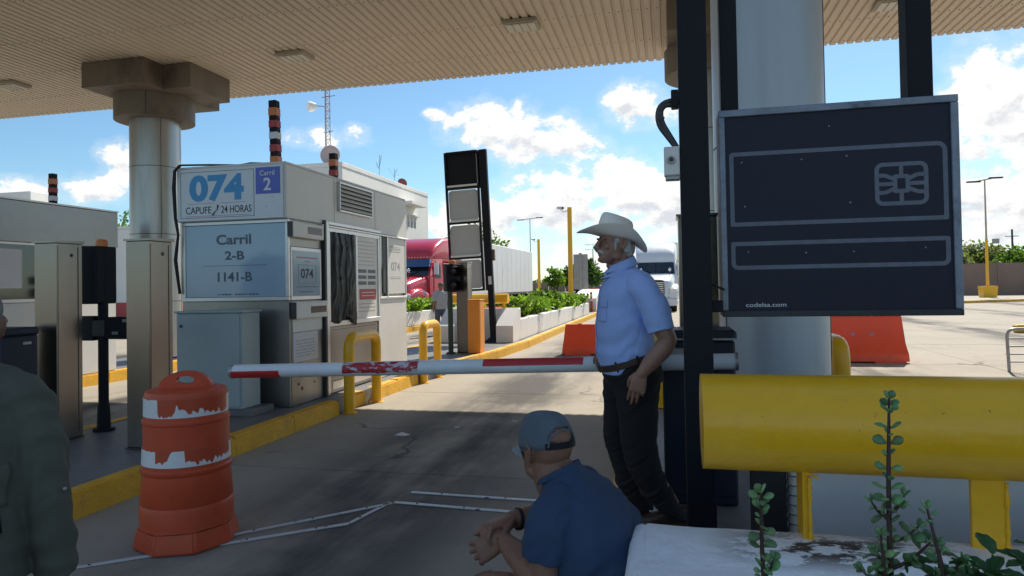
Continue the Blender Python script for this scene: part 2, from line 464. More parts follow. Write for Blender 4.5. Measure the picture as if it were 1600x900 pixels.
class B:
    """collects shapes into one bmesh; done() links it as one mesh object"""
    def __init__(s):
        s.bm = bmesh.new()

    def box(s, x0, x1, y0, y1, z0, z1, bev=0.0, seg=1, rot=None):
        vs = [s.bm.verts.new((x, y, z)) for z in (z0, z1) for y in (y0, y1) for x in (x0, x1)]
        q = [(0, 2, 3, 1), (4, 5, 7, 6), (0, 1, 5, 4), (2, 6, 7, 3), (0, 4, 6, 2), (1, 3, 7, 5)]
        fs = [s.bm.faces.new([vs[i] for i in f]) for f in q]
        if bev:
            es = list({e for f in fs for e in f.edges})
            r = bmesh.ops.bevel(s.bm, geom=es, offset=bev, segments=seg, affect='EDGES', profile=.5)
            vs = list({v for f in r['faces'] for v in f.verts} | {v for v in vs if v.is_valid})
        if rot is not None:
            bmesh.ops.transform(s.bm, matrix=rot, verts=[v for v in vs if v.is_valid])
        return s

    def hexa(s, pts):
        """8 corners: bottom ring (4, anticlockwise from above), top ring (4)"""
        vs = [s.bm.verts.new(p) for p in pts]
        for f in [(3, 2, 1, 0), (4, 5, 6, 7), (0, 1, 5, 4), (1, 2, 6, 5), (2, 3, 7, 6), (3, 0, 4, 7)]:
            s.bm.faces.new([vs[i] for i in f])
        return s

    def rings(s, rings, cap=True, close=True):
        vr = [[s.bm.verts.new(p) for p in r] for r in rings]
        n = len(vr[0])
        for a, b in zip(vr, vr[1:]):
            for i in range(n if close else n - 1):
                j = (i + 1) % n
                try:
                    s.bm.faces.new((a[i], a[j], b[j], b[i]))
                except ValueError:
                    pass
        if cap and close:
            s.bm.faces.new(list(reversed(vr[0])))
            s.bm.faces.new(vr[-1])
        return s

    def tube(s, pts, r, seg=10, cap=True, flat=1.0):
        pts = [Vector(p) for p in pts]
        rs = r if hasattr(r, '__len__') else [r] * len(pts)
        out = []
        u = None
        for i, p in enumerate(pts):
            t = (pts[min(i + 1, len(pts) - 1)] - pts[max(i - 1, 0)]).normalized()
            if u is None:
                u, v = frame_of(t)
            else:
                u = (u - t * u.dot(t)).normalized()
                v = t.cross(u).normalized()
            out.append([p + (u * math.cos(k * 2 * PI / seg) + v * math.sin(k * 2 * PI / seg) * flat) * rs[i] for k in range(seg)])
        return s.rings(out, cap)

    def cyl(s, x, y, z0, z1, r0, r1=None, seg=24):
        return s.tube([(x, y, z0), (x, y, z1)], [r0, r0 if r1 is None else r1], seg)

    def lathe(s, prof, x=0, y=0, seg=32, cap=True):
        return s.rings([[(x + r * math.cos(k * 2 * PI / seg), y + r * math.sin(k * 2 * PI / seg), z) for k in range(seg)] for r, z in prof], cap)

    def ball(s, c, r, seg=16, rot=None):
        rx, ry, rz = r if hasattr(r, '__len__') else (r, r, r)
        mtx = Matrix.Translation(c) @ (rot.to_4x4() if rot is not None else Matrix.Identity(4)) @ Matrix.Diagonal((rx, ry, rz, 1))
        bmesh.ops.create_uvsphere(s.bm, u_segments=seg, v_segments=max(6, seg * 2 // 3), radius=1.0, matrix=mtx)
        return s

    def prism(s, poly, a, b, axis='Z', bev=0.0):
        """polygon extruded between a and b along an axis (poly in the other two, in xyz order)"""
        def P(p, h):
            return {'Z': (p[0], p[1], h), 'Y': (p[0], h, p[1]), 'X': (h, p[0], p[1])}[axis]
        s.rings([[P(p, a) for p in poly], [P(p, b) for p in poly]])
        return s

    def loft(s, secs, seg=28, cap=True):
        """secs: (centre, half a, half b, axis a, axis b, exponent)"""
        out = []
        for c, a, b, ua, ub, e in secs:
            c = Vector(c); ua = Vector(ua); ub = Vector(ub)
            ring = []
            for k in range(seg):
                th = k * 2 * PI / seg
                cx, sx = math.cos(th), math.sin(th)
                ring.append(c + ua * a * math.copysign(abs(cx) ** (2 / e), cx) + ub * b * math.copysign(abs(sx) ** (2 / e), sx))
            out.append(ring)
        return s.rings(out, cap)

    def xf(s, mtx):
        bmesh.ops.transform(s.bm, matrix=mtx, verts=s.bm.verts)
        return s

    def mesh(s, name, smooth=0.0, fix=True):
        if fix:
            bmesh.ops.recalc_face_normals(s.bm, faces=s.bm.faces)
        me = bpy.data.meshes.new(name)
        s.bm.to_mesh(me)
        s.bm.free()
        if smooth:
            me.polygons.foreach_set('use_smooth', [True] * len(me.polygons))
            if smooth < 179:
                me.set_sharp_from_angle(angle=R(smooth))
        return me

    def done(s, name, material, parent=None, smooth=0.0, world=True, fix=True, **tags):
        """world=True: shapes were given in world coordinates; they are re-expressed about the parent chain's location"""
        off = Vector((0, 0, 0))
        if parent is not None and world:
            p = parent
            while p is not None:
                off += Vector(p.location)
                p = p.parent
            bmesh.ops.translate(s.bm, vec=-off, verts=s.bm.verts)
        o = link(name, s.mesh(name, smooth, fix), material, parent)
        tag(o, tags.get('label'), tags.get('cat'), tags.get('group'), tags.get('kind'))
        return o


def box(name, material, parent, x0, x1, y0, y1, z0, z1, bev=0.0, **kw):
    return B().box(x0, x1, y0, y1, z0, z1, bev).done(name, material, parent, **kw)


def rounded(pts, r, n=5):
    """a polyline with its inner corners rounded"""
    pts = [Vector(p) for p in pts]
    out = [pts[0]]
    for a, b, c in zip(pts, pts[1:], pts[2:]):
        d0 = (a - b).normalized(); d1 = (c - b).normalized()
        p0 = b + d0 * r; p1 = b + d1 * r
        for k in range(n + 1):
            t = k / n
            out.append(p0 * (1 - t) ** 2 + b * 2 * t * (1 - t) + p1 * t * t)
    out.append(pts[-1])
    return out


FACE_Y = Matrix.Rotation(PI / 2, 4, 'X')                                   # a sheet that faces -Y
FACE_X = Matrix.Rotation(PI / 2, 4, 'Z') @ Matrix.Rotation(PI / 2, 4, 'X')  # a sheet that faces +X


def text(name, string, material, parent, org, face, wid, hgt, bold=0.0, italic=0.0):
    """lettering fitted to wid x hgt, lower left corner at org (world), lying proud of its sheet"""
    cu = bpy.data.curves.new(name, 'FONT')
    cu.body = string
    cu.size = 1.0
    cu.offset = bold
    cu.shear = italic
    cu.fill_mode = 'FRONT'
    cu.extrude = 0.004
    tmp = bpy.data.objects.new(name, cu)
    me = bpy.data.meshes.new_from_object(tmp)
    bpy.data.objects.remove(tmp)
    n = len(me.vertices)
    co = np.empty(n * 3, np.float32)
    me.vertices.foreach_get('co', co)
    co = co.reshape(-1, 3)
    lo, hi = co.min(0), co.max(0)
    co[:, 0] = (co[:, 0] - lo[0]) / max(1e-6, hi[0] - lo[0]) * wid
    co[:, 1] = (co[:, 1] - lo[1]) / max(1e-6, hi[1] - lo[1]) * hgt
    co[:, 2] *= 0.25
    me.vertices.foreach_set('co', co.ravel())
    me.transform(face)
    off = Vector(org)
    p = parent
    while p is not None:
        off -= Vector(p.location)
        p = p.parent
    me.transform(Matrix.Translation(off))
    me.name = name
    me.materials.clear()
    return link(name, me, material, parent)


def ruled(name, material, parent, face, org, lines, h=0.006):
    """short dashes of unreadable small print: lines = (u, v, length, height)"""
    b = B()
    for u, v, l, t in lines:
        b.box(u, u + l, v, v + t, 0.0, 0.002)
    b.xf(Matrix.Translation(org) @ face)
    return b.done(name, material, parent, world=False, kind='stuff')


def evaluate(o):
    dg = bpy.context.evaluated_depsgraph_get()
    dg.update()
    me = bpy.data.meshes.new_from_object(o.evaluated_get(dg))
    return me


def organic(b, name, voxel, smooth_it, material, parent=None, disp=None, smooth_f=0.5):
    """union of overlapping closed shapes as one continuous skin"""
    me = b.mesh(name + '_raw')
    o = bpy.data.objects.new('tmp', me)
    COL.objects.link(o)
    r = o.modifiers.new('r', 'REMESH')
    r.mode = 'VOXEL'
    r.voxel_size = voxel
    r.use_smooth_shade = True
    sm = o.modifiers.new('s', 'SMOOTH')
    sm.factor = smooth_f
    sm.iterations = smooth_it
    out = evaluate(o)
    bpy.data.objects.remove(o)
    bpy.data.meshes.remove(me)
    if disp is not None:
        n = len(out.vertices)
        co = np.empty(n * 3, np.float32); no = np.empty(n * 3, np.float32)
        out.vertices.foreach_get('co', co)
        out.vertices.foreach_get('normal', no)
        co = co.reshape(-1, 3); no = no.reshape(-1, 3)
        co = co + no * disp(co)[:, None]
        out.vertices.foreach_set('co', co.ravel().astype(np.float32))
        out.update()
    out.polygons.foreach_set('use_smooth', [True] * len(out.polygons))
    out.name = name
    out.materials.clear()
    return link(name, out, material, parent)


def leaf_mesh(name, pts, size, aspect=0.55, fold=0.25, up=0.3, rng=RNG, droop=0.0):
    """one mesh of many small folded leaves at the given points"""
    n = len(pts)
    d = rng.normal(size=(n, 3)); d[:, 2] = d[:, 2] * .7 + up - droop
    d /= np.linalg.norm(d, axis=1)[:, None]
    a = rng.normal(size=(n, 3))
    s_ = np.cross(d, a); s_ /= np.linalg.norm(s_, axis=1)[:, None]
    nn = np.cross(s_, d)
    L = (size * rng.uniform(.6, 1.35, n))[:, None]
    p = np.asarray(pts)
    v = np.empty((n, 4, 3), np.float32)
    v[:, 0] = p
    v[:, 1] = p + d * L * .5 + s_ * L * aspect * .5 + nn * L * fold * .3
    v[:, 2] = p + d * L
    v[:, 3] = p + d * L * .5 - s_ * L * aspect * .5 + nn * L * fold * .3
    idx = np.arange(n * 4).reshape(n, 4)
    f = np.empty((n * 2, 3), np.int32)
    f[0::2] = idx[:, [0, 1, 2]]
    f[1::2] = idx[:, [0, 2, 3]]
    me = bpy.data.meshes.new(name)
    me.vertices.add(n * 4)
    me.vertices.foreach_set('co', v.ravel())
    me.loops.add(n * 6)
    me.loops.foreach_set('vertex_index', f.ravel())
    me.polygons.add(n * 2)
    me.polygons.foreach_set('loop_start', np.arange(0, n * 6, 3, dtype=np.int32))
    me.update(calc_edges=True)
    return me


def clump_points(clumps, per, rng=RNG, shell=.55):
    """points in the outer part of several ellipsoid clumps: (centre, radii)"""
    out = []
    for c, r in clumps:
        d = rng.normal(size=(per, 3)); d /= np.linalg.norm(d, axis=1)[:, None]
        k = rng.uniform(shell, 1.06, per) ** .7
        out.append(np.asarray(c) + d * np.asarray(r) * k[:, None])
    return np.concatenate(out)


def tree(name, x, y, h, spread, trunk_h, label, leafmat, n_clump=16, per=90, leaf=.3, group=None, seed=0, r0=None, z=0.0, flat=.75):
    rng = np.random.default_rng(seed + 100)
    t = thing(name, (x, y, z), label, 'tree', group)
    b = B()
    r0 = r0 or h * .022
    top = trunk_h + (h - trunk_h) * .45
    b.tube([(0, 0, 0), (rng.uniform(-.1, .1), rng.uniform(-.1, .1), trunk_h * .5), (rng.uniform(-.2, .2), 0, trunk_h), (rng.uniform(-.3, .3), .1, top)],
           [r0 * 1.3, r0, r0 * .85, r0 * .4], 8)
    cl = []
    ch = h - trunk_h
    for i in range(n_clump):
        a = i * 2.399 + rng.uniform(-.4, .4)
        k = math.sqrt((i + .6) / n_clump)
        rr = spread * k * rng.uniform(.55, .85)
        zz = trunk_h + ch * (.22 + .62 * (1 - k * k * .8) * rng.uniform(.55, 1.0))
        c = (math.cos(a) * rr, math.sin(a) * rr, zz)
        q = spread * rng.uniform(.24, .40)
        cl.append((c, (q, q, q * flat)))
        b.tube([(0, 0, trunk_h * rng.uniform(.75, 1.0)), (c[0] * .5, c[1] * .5, (trunk_h + c[2]) * .5), c], [r0 * .5, r0 * .32, r0 * .12], 5)
    b.done('trunk', M['bark'], t, smooth=60, world=False)
    me = leaf_mesh('crown', clump_points(cl, per, rng), leaf, rng=rng)
    link('crown', me, leafmat, t)
    return t


def shrub(name, x, y, z, h, w_, label, leafmat, per=150, leaf=.09, group=None, seed=0):
    rng = np.random.default_rng(seed + 500)
    t = thing(name, (x, y, z), label, 'shrub', group)
    b = B()
    cl = []
    for i in range(7):
        a = i * 2.4 + rng.uniform(-.3, .3)
        rr = w_ * .5 * rng.uniform(.15, .62)
        c = (math.cos(a) * rr, math.sin(a) * rr, h * rng.uniform(.35, .78))
        q = w_ * rng.uniform(.22, .34)
        cl.append((c, (q, q, min(q, h * .35))))
        b.tube([(0, 0, 0), (c[0] * .6, c[1] * .6, c[2] * .5), c], [.02, .014, .006], 5)
    b.done('stem', M['bark'], t, world=False)
    pts = clump_points(cl, per, rng, .3)
    pts[:, 2] = np.maximum(pts[:, 2], .02)
    link('foliage', leaf_mesh('foliage', pts, leaf, .6, rng=rng, up=.6), leafmat, t)
    return t


# ================================================================== the setting
def structure(name, o):
    o['kind'] = 'structure'
    return o


M['earth'] = mat('dry_ground', (0.24, 0.20, 0.15), .95, var=.15, vs=.02, bump=.2, bs=3, dirt=(.18, .19, .09), dirt_t=(.52, .62), dirt_s=.03)
M['joint'] = mat('joint_filler', (0.05, 0.05, 0.052), .9)
g = B().box(-2600, 2600, -900, 4200, -.9, -.034).done('ground', M['earth'], kind='structure')
apron = B().box(-60, 36, -14, 210, -.2, -.012).done('road', M['joint'], kind='structure')

ISL = 34.6
# slabs of the concrete road, each its own piece with an open joint round it
slab_cache = {}


def slab(x0, x1, y0, y1):
    key = (round(x1 - x0, 3), round(y1 - y0, 3))
    if key not in slab_cache:
        slab_cache[key] = B().box(.006, key[0] - .006, .006, key[1] - .006, -.03, 0, .004).mesh('road_slab')
    return link('road_slab', slab_cache[key], M['road'], apron, (x0, y0, random.uniform(-.0015, .0015)))


XE = [-16.5, -12.9, -9.34, -5.75, -3.95, -0.40, 1.72, 5.35, 8.95, 12.55, 16.15, 19.75]
yy = -3.0
while yy < 44:
    for x0, x1 in zip(XE, XE[1:]):
        if x0 in (-5.75,) and yy < ISL - 4:
            continue
        if x0 == -12.9 and yy < ISL - 4:
            continue
        if x0 == -.40 and yy < 7:
            continue
        slab(x0, x1, yy, yy + 4.15)
    yy += 4.15
far = B().box(-60, 36, 46.9, 210, -.1, -.002).done('road_surface', M['road'], apron)
B().box(-60, -16.5, -14, 46.9, -.1, -.003).done('road_surface', M['road'], apron)
B().box(19.75, 36, -14, 46.9, -.1, -.0025).done('road_surface', M['road'], apron)


def island(poly, h, label_dirt=None):
    """poly anticlockwise; a concrete top inside a run of yellow kerb stones along the listed edges"""
    b = B()
    b.prism([(x, y) for x, y in poly], -.02, h - .006)
    return b.done('traffic_island', M['kerb_top'], kind='structure')


def kerb_run(parent, pts, h=.18, w_=.17, inner=1, step=1.02):
    """kerb stones along a polyline (outer edge); inner=+1: the island lies to the left of travel"""
    pts = [Vector((p[0], p[1], 0)) for p in pts]
    for a, c in zip(pts, pts[1:]):
        L = (c - a).length
        n_ = max(1, round(L / step))
        d = (c - a) / L
        s_ = Vector((-d.y, d.x, 0)) * inner
        for i in range(n_):
            p = a + d * (L * i / n_ + .004)
            q = a + d * (L * (i + 1) / n_ - .004)
            j = [random.uniform(-.006, .006) for _ in range(4)]
            o0 = .012
            pts8 = [p, q, q + s_ * w_, p + s_ * w_]
            top = [p + s_ * (o0 + j[0]), q + s_ * (o0 + j[1]), q + s_ * w_, p + s_ * w_]
            if inner < 0:
                pts8 = [pts8[1], pts8[0], pts8[3], pts8[2]]
                top = [top[1], top[0], top[3], top[2]]
            lo = [v + Vector((0, 0, -.02)) for v in pts8]
            hi = [v + Vector((0, 0, h + j[2])) for v in top]
            b = B()
            b.hexa(lo + hi)
            es = [e for e in b.bm.edges if all(v.co.z > h - .05 for v in e.verts)]
            bmesh.ops.bevel(b.bm, geom=es, offset=.018, segments=2, affect='EDGES')
            b.done('kerb_stone', M['kerb'], parent, smooth=35)


L1 = [(-3.93, -2.5), (-3.92, 7.55), (-3.92, 7.56)]
isl1 = island([(-5.75, -2.5), (-4.0, -2.5), (-3.98, 9.5), (-3.62, 14), (-3.46, 16.6), (-3.5, ISL), (-5.75, ISL)], .18)
kerb_run(isl1, [(-3.93, -2.5), (-3.92, 7.62)])
kerb_run(isl1, [(-3.96, 7.92), (-3.95, 8.42)], h=.17, step=.5)
kerb_run(isl1, [(-3.92, 8.70), (-3.90, 10.24)])
kerb_run(isl1, [(-3.93, 10.45), (-3.92, 10.90)], h=.17, step=.5)
kerb_run(isl1, [(-3.87, 11.16), (-3.55, 14), (-3.40, 16.6), (-3.44, ISL)])
kerb_run(isl1, [(-5.82, -2.5), (-5.82, ISL)], inner=-1)
isl2 = island([(-11.1, -2.5), (-9.42, -2.5), (-9.42, 15), (-8.75, 19), (-8.75, ISL + 24), (-11.1, ISL + 24)], .18)
kerb_run(isl2, [(-9.34, -2.5), (-9.34, 15), (-8.67, 19), (-8.67, 40)])
isl3 = island([(-.34, -1.2), (1.66, -1.2), (1.66, 9.2), (-.34, 9.2)], .18)
kerb_run(isl3, [(-.42, -1.2), (-.42, 9.28)], inner=-1)
kerb_run(isl3, [(-.25, 9.28), (1.6, 9.28)], inner=-1)
kerb_run(isl3, [(1.74, -1.2), (1.74, 9.2)])

# ------------------------------------------------------------------ the toll plaza canopy
canopy = thing('plaza_canopy', (0, 0, 5.9), 'wide flat toll plaza canopy with beige corrugated metal soffit overhead', 'canopy')
CX0, CX1, CY0, CY1 = -34.2, 15.3, 3.9, 13.65
prof = []
for k in range(6):
    u = k * .15
    prof += [(u + .004, 0), (u + .098, 0), (u + .110, .034), (u + .142, .034)]
prof.append((.904, 0.0015))
b = B()
for y0, y1 in ((CY0, CY1),):
    r0 = [b.bm.verts.new((x, y0, z)) for x, z in prof]
    r1 = [b.bm.verts.new((x, y1, z)) for x, z in prof]
    for i in range(len(prof) - 1):
        b.bm.faces.new((r0[i], r0[i + 1], r1[i + 1], r1[i]))
sheet = b.mesh('soffit_panel', fix=False)
sheet.materials.append(M['canopy'])
nx = int((CX1 - CX0) / .9)
for i in range(nx):
    link('soffit_panel', sheet, None, canopy, (CX0 + i * .9, 0, random.uniform(-.0008, .0008)))
b = B()
for i in range(nx * 6):
    for y in (8.2, 9.6, 11.0, 12.4, 13.45):
        b.tube([(CX0 + i * .15 + .05, y + .004 * (i % 3), 5.8995), (CX0 + i * .15 + .05, y + .004 * (i % 3), 5.8925)], [.011, .008], 6)
b.done('fastener', M['seam'], canopy, kind='stuff')
box('roof_deck', M['fascia'], canopy, CX0, CX1, CY0 - .05, CY1 - .03, 5.955, 6.25)
box('edge_trim', M['fascia'], canopy, CX0, CX1, CY1 - .028, CY1 + .004, 5.945, 6.27)


def column(x, y, top, r, label, cap=True, seams=(-38, 22, 142), skin='column_grey'):
    t = thing('canopy_column', (x, y, 0), label, 'column', 'canopy columns')
    B().lathe([(r, .0), (r, top)], x, y, 48).done('shaft', M[skin], t, smooth=40)
    for z in (1.35, 2.68, 4.02, 5.3):
        if z < top - .1:
            B().lathe([(r - .01, z - .006), (r + .0025, z - .006), (r + .0025, z + .006), (r - .01, z + .006)], x, y, 48).done('ring_joint', M['seam'], t)
    for a in seams:
        c, s_ = math.cos(R(a)), math.sin(R(a))
        bb = B().box(-.004, .004, -.004, .004, .02, top)
        bb.xf(Matrix.Translation((x + c * r, y + s_ * r, 0)) @ Matrix.Rotation(R(a), 4, 'Z'))
        bb.done('seam_strip', M['seam'], t)
    if cap:
        B().lathe([(r + .27, 4.97), (r + .27, 5.425)], x, y, 48).done('collar', M['cap'], t, smooth=40)
        for a in (-62, 60):
            c, s_ = math.cos(R(a)), math.sin(R(a))
            bb = B().box(-.005, .005, -.006, .006, 4.975, 5.42)
            bb.xf(Matrix.Translation((x + c * (r + .27), y + s_ * (r + .27), 0)) @ Matrix.Rotation(R(a), 4, 'Z'))
            bb.done('collar_seam', M['seam'], t)
        b_ = B().box(x - .69, x + .69, y - 1.1, y + 1.1, 5.42, 5.898, .008)
        b_.done('capital', M['cap'], t)
        box('capital_arm', M['cap'], t, x + .692, x + 1.3, y - .6, y + .6, 5.424, 5.898, .008)
    return t


column(-10.08, 11.83, 4.98, .47, 'round grey clad column with square stepped capital between the two toll booths')
column(.74, 11.83, 4.98, .47, 'round pale column with capital far behind the black sign post, mostly hidden')
column(.86, 6.22, 4.98, .456, 'thick bluish white round column directly behind the black card sign', seams=(-150, -20, 80), skin='column')

for i, (x, y, lab) in enumerate([(-13.18, 11.4, 'flat ceiling light at the left edge of the photo, left of the column capital'),
                                 (-6.68, 11.4, 'flat ceiling light between the column capital and the roof edge centre'),
                                 (-2.30, 11.05, 'flat ceiling light nearest above the tall empty lane sign'),
                                 (3.55, 11.75, 'flat ceiling light at the upper right above the black card sign')]):
    t = thing('ceiling_light', (x, y, 5.9), lab, 'light', 'flat lights fixed under the canopy')
    box('lamp_frame', M['lamp_frame'], t, x - .29, x + .29, y - .22, y + .22, 5.83, 5.899, .01)
    box('diffuser', M['lamp_glass'], t, x - .245, x + .245, y - .175, y + .175, 5.815, 5.829, .006)
    for k in range(3):
        box('lamp_rib', M['lamp_frame'], t, x - .13 + k * .125, x - .118 + k * .125, y - .175, y + .175, 5.806, 5.8148)


# ------------------------------------------------------------------ toll booths
def striped_post(x, y, z, h, label, wdt=.104, lean=0.0):
    t = thing('striped_marker_post', (x, y, z), label, 'marker post', 'striped posts on the booth roofs')
    t.rotation_euler = (0, R(lean), 0)
    seq = ['black', 'amber', 'black', 'ink_red', 'black', 'ink_white', 'black', 'ink_red', 'black', 'amber']
    hh = [.085, .10, .05, .09, .05, .085, .06, .09, .05, .085]
    tot = sum(hh)
    zz = h
    for c_, q in zip(seq, hh):
        q2 = q / tot * .745
        if zz - q2 < -.002:
            break
        k = .5 if c_ != 'black' else .46
        box('band', M[c_], t, -wdt * k, wdt * k, -wdt * k, wdt * k, max(0, zz - q2 + .001), zz - .001, .006, world=False)
        zz -= q2
    return t


bo = thing('toll_booth', (-4.95, 8.87, .18), 'silver sheet metal toll booth with blue 074 sign and black plastic over its window', 'booth', 'toll booths')
XF, Y0, Y1 = -4.25, 7.09, 10.65
box('wall', M['booth_steel'], bo, -5.65, XF - .03, Y0 + .015, Y1 - .01, .18, 2.34)
# upper band
box('roof_band', M['booth_white'], bo, -5.67, XF + .012, 7.0, Y1 + .03, 2.345, 2.975, .012)
box('roof_plate', M['booth_white'], bo, -5.66, XF + .004, 7.01, Y1 + .02, 2.976, 3.0, .006)
for y in (8.15, 9.42):
    box('band_joint', M['seam'], bo, XF + .010, XF + .0135, y, y + .006, 2.36, 2.96)
box('drip_rail', M['alu'], bo, XF - .03, XF + .035, 7.80, Y1 + .02, 2.318, 2.343, .005)
# sign on the front of the band
sg = box('sign_board', M['sign_white'], bo, -5.655, -4.262, 6.982, 6.999, 2.352, 2.965, .003)
U = lambda u: -5.655 + u * 1.393
V = lambda v: 2.352 + v * .613
for a in ((U(.035), U(.735), V(.935), V(.935) + .004), (U(.035), U(.735), V(.055), V(.055) + .004)):
    B().box(a[0], a[1], 6.9790, 6.9818, a[2], a[3]).done('sign_border', M['ink_dark'], sg)
for u in (.035, .732):
    B().box(U(u), U(u) + .004, 6.9792, 6.9818, V(.062), V(.934)).done('sign_border', M['ink_dark'], sg)
text('lettering', '074', M['ink_cyan'], sg, (U(.12), 6.981, V(.36)), FACE_Y, 1.393 * .52, .613 * .515, .045)
text('lettering', 'CAPUFE', M['ink_dark'], sg, (U(.085), 6.981, V(.135)), FACE_Y, 1.393 * .245, .613 * .135, .004)
text('lettering', '24 HORAS', M['ink_dark'], sg, (U(.425), 6.981, V(.135)), FACE_Y, 1.393 * .285, .613 * .135, .004)
for a, c, v in ((.10, .36, .325), (.42, .66, .325), (.085, .70, .085)):
    B().box(U(a), U(c), 6.9795, 6.9816, V(v), V(v) + .005).done('rule_line', M['ink_pink'], sg)
hb = B().tube([(U(.345), 6.979, V(.10)), (U(.365), 6.979, V(.16)), (U(.392), 6.979, V(.22)), (U(.397), 6.979, V(.29))], [.022, .010, .010, .022], 8, flat=.2)
hb.done('handset_symbol', M['ink_dark'], sg)
bl = B().box(U(.752), U(.975), 6.977, 6.9815, V(.46), V(.955)).done('lane_plate', M['sign_blue'], sg)
text('lettering', 'Carril', M['ink_white'], sg, (U(.79), 6.976, V(.80)), FACE_Y, .19, .058, .004)
text('lettering', '2', M['ink_white'], sg, (U(.825), 6.976, V(.52)), FACE_Y, .095, .145, .02)
for u, v in ((.90, .40), (.845, .22)):
    B().ball((U(u), 6.982, V(v)), (.008, .003, .008), 8).done('screw', M['grey_metal'], sg)
# blue printed panel below it
pn = box('front_panel', M['panel_glass'], bo, -5.60, -4.285, 7.055, 7.085, 1.452, 2.302, .004)
U = lambda u: -5.60 + u * 1.315
V = lambda v: 1.452 + v * .85
for s_, u0, u1, v0, v1, bd in (('Carril', .315, .665, .725, .865, .026), ('2-B', .40, .595, .515, .635, .026), ('1141-B', .325, .67, .215, .345, .026)):
    text('lettering', s_, M['ink_grey'], pn, (U(u0), 7.054, V(v0)), FACE_Y, 1.315 * (u1 - u0), .85 * (v1 - v0), bd)
B().box(U(.18), U(.82), 7.0525, 7.0547, V(.432), V(.438)).done('rule_line', M['ink_grey'], pn)
ruled('small_print', M['ink_grey'], pn, FACE_Y, (U(.33) + 0 - bo.location.x, 7.054 - bo.location.y, V(.03) - bo.location.z),
      [(k * .045, 0, .036 if k % 4 else .02, .014) for k in range(12) if k != 4])
box('panel_frame', M['alu'], bo, -5.655, -4.245, 7.045, 7.09, 2.304, 2.343, .004)
box('panel_frame', M['alu'], bo, -5.655, -4.245, 7.045, 7.09, 1.405, 1.451, .004)
box('panel_frame', M['alu'], bo, -4.284, -4.243, 7.045, 7.088, 1.452, 2.303, .004)
box('panel_frame', M['alu'], bo, -5.655, -5.601, 7.045, 7.088, 1.452, 2.303, .004)
box('front_skirt', M['booth_steel'], bo, -5.65, -4.255, 7.07, 7.104, .18, 1.404, .004)


def side(name, material, y0, y1, z0, z1, d0, d1, bev=.004, parent=None):
    return box(name, material, parent or bo, XF + d0, XF + d1, y0, y1, z0, z1, bev)


# lane side, from the front corner backwards
side('side_panel', M['booth_steel'], 7.105, 7.83, .18, 1.40, -.029, 0)
side('side_panel', M['booth_steel'], 7.09, 7.83, 2.03, 2.342, -.029, 0)
f = side('ticket_device', M['booth_white'], 7.05, 7.77, 2.135, 2.318, .001, .07, .01)
side('display_slot', M['lens_dark'], 7.38, 7.72, 2.19, 2.275, .0685, .072, .002, f)
side('device_end', M['dark_metal'], 7.035, 7.049, 2.14, 2.31, .002, .068, .003, f)
gp = side('side_window', M['alu'], 7.095, 7.80, 1.404, 2.028, -.029, .012)
pz = side('printed_pane', M['panel_glass'], 7.13, 7.755, 1.45, 1.985, .0125, .016, .001, bo)
for a in ((7.24, 7.65, 1.60, 1.603), (7.24, 7.65, 1.82, 1.823)):
    side('rule_line', M['ink_grey'], a[0], a[1], a[2], a[3], .0162, .0175, 0, pz)
for a in (7.24, 7.647):
    side('rule_line', M['ink_grey'], a, a + .004, 1.604, 1.819, .0162, .0175, 0, pz)
text('lettering', '074', M['ink_dark'], pz, (XF + .0165, 7.30, 1.66), FACE_X, .29, .115, .02)
o_ = (XF + .0162 - bo.location.x, 7.2 - bo.location.y, 1.9 - bo.location.z)
ruled('small_print', M['ink_pink'], pz, FACE_X, o_, [(k * .05, 0, .042, .014) for k in range(10)] + [(.2 + k * .04, -.045, .032, .012) for k in range(3)])
ruled('small_print', M['ink_grey'], pz, FACE_X, (o_[0], o_[1], o_[2] - .345), [(k * .052, 0, .044, .008) for k in range(10)] + [(.05 + k * .05, -.06, .04, .01) for k in range(7)])
f = side('receipt_device', M['booth_white'], 7.10, 7.84, 1.185, 1.385, .001, .075, .01)
side('display_slot', M['lens_dark'], 7.42, 7.80, 1.245, 1.325, .0735, .077, .002, f)
side('device_end', M['dark_metal'], 7.085, 7.0995, 1.19, 1.38, .002, .072, .003, f)
side('side_plate', M['booth_white'], 7.125, 7.81, 1.03, 1.182, .001, .008, .002)
nt = side('paper_notice', M['paper'], 7.135, 7.70, .68, 1.02, .001, .006, .001)
ruled('small_print', M['ink_faint'], nt, FACE_X, (XF + .006 - bo.location.x, 7.19 - bo.location.y, .74 - bo.location.z),
      [(k * .055, j * .036, .046 - .02 * ((k + j) % 3 == 0), .010) for j in range(6) for k in range(8) if not (j == 0 and k > 5)])
# rust spots and latch near the foot of the corner
for y, z, s_ in ((7.25, .42, .016), (7.33, .36, .022), (7.30, .50, .010), (7.62, .40, .014), (7.70, .58, .009), (7.22, .62, .008)):
    B().ball((XF + .002, y, z), (.006, s_, s_), 8).done('rivet', M['dark_metal'], bo)
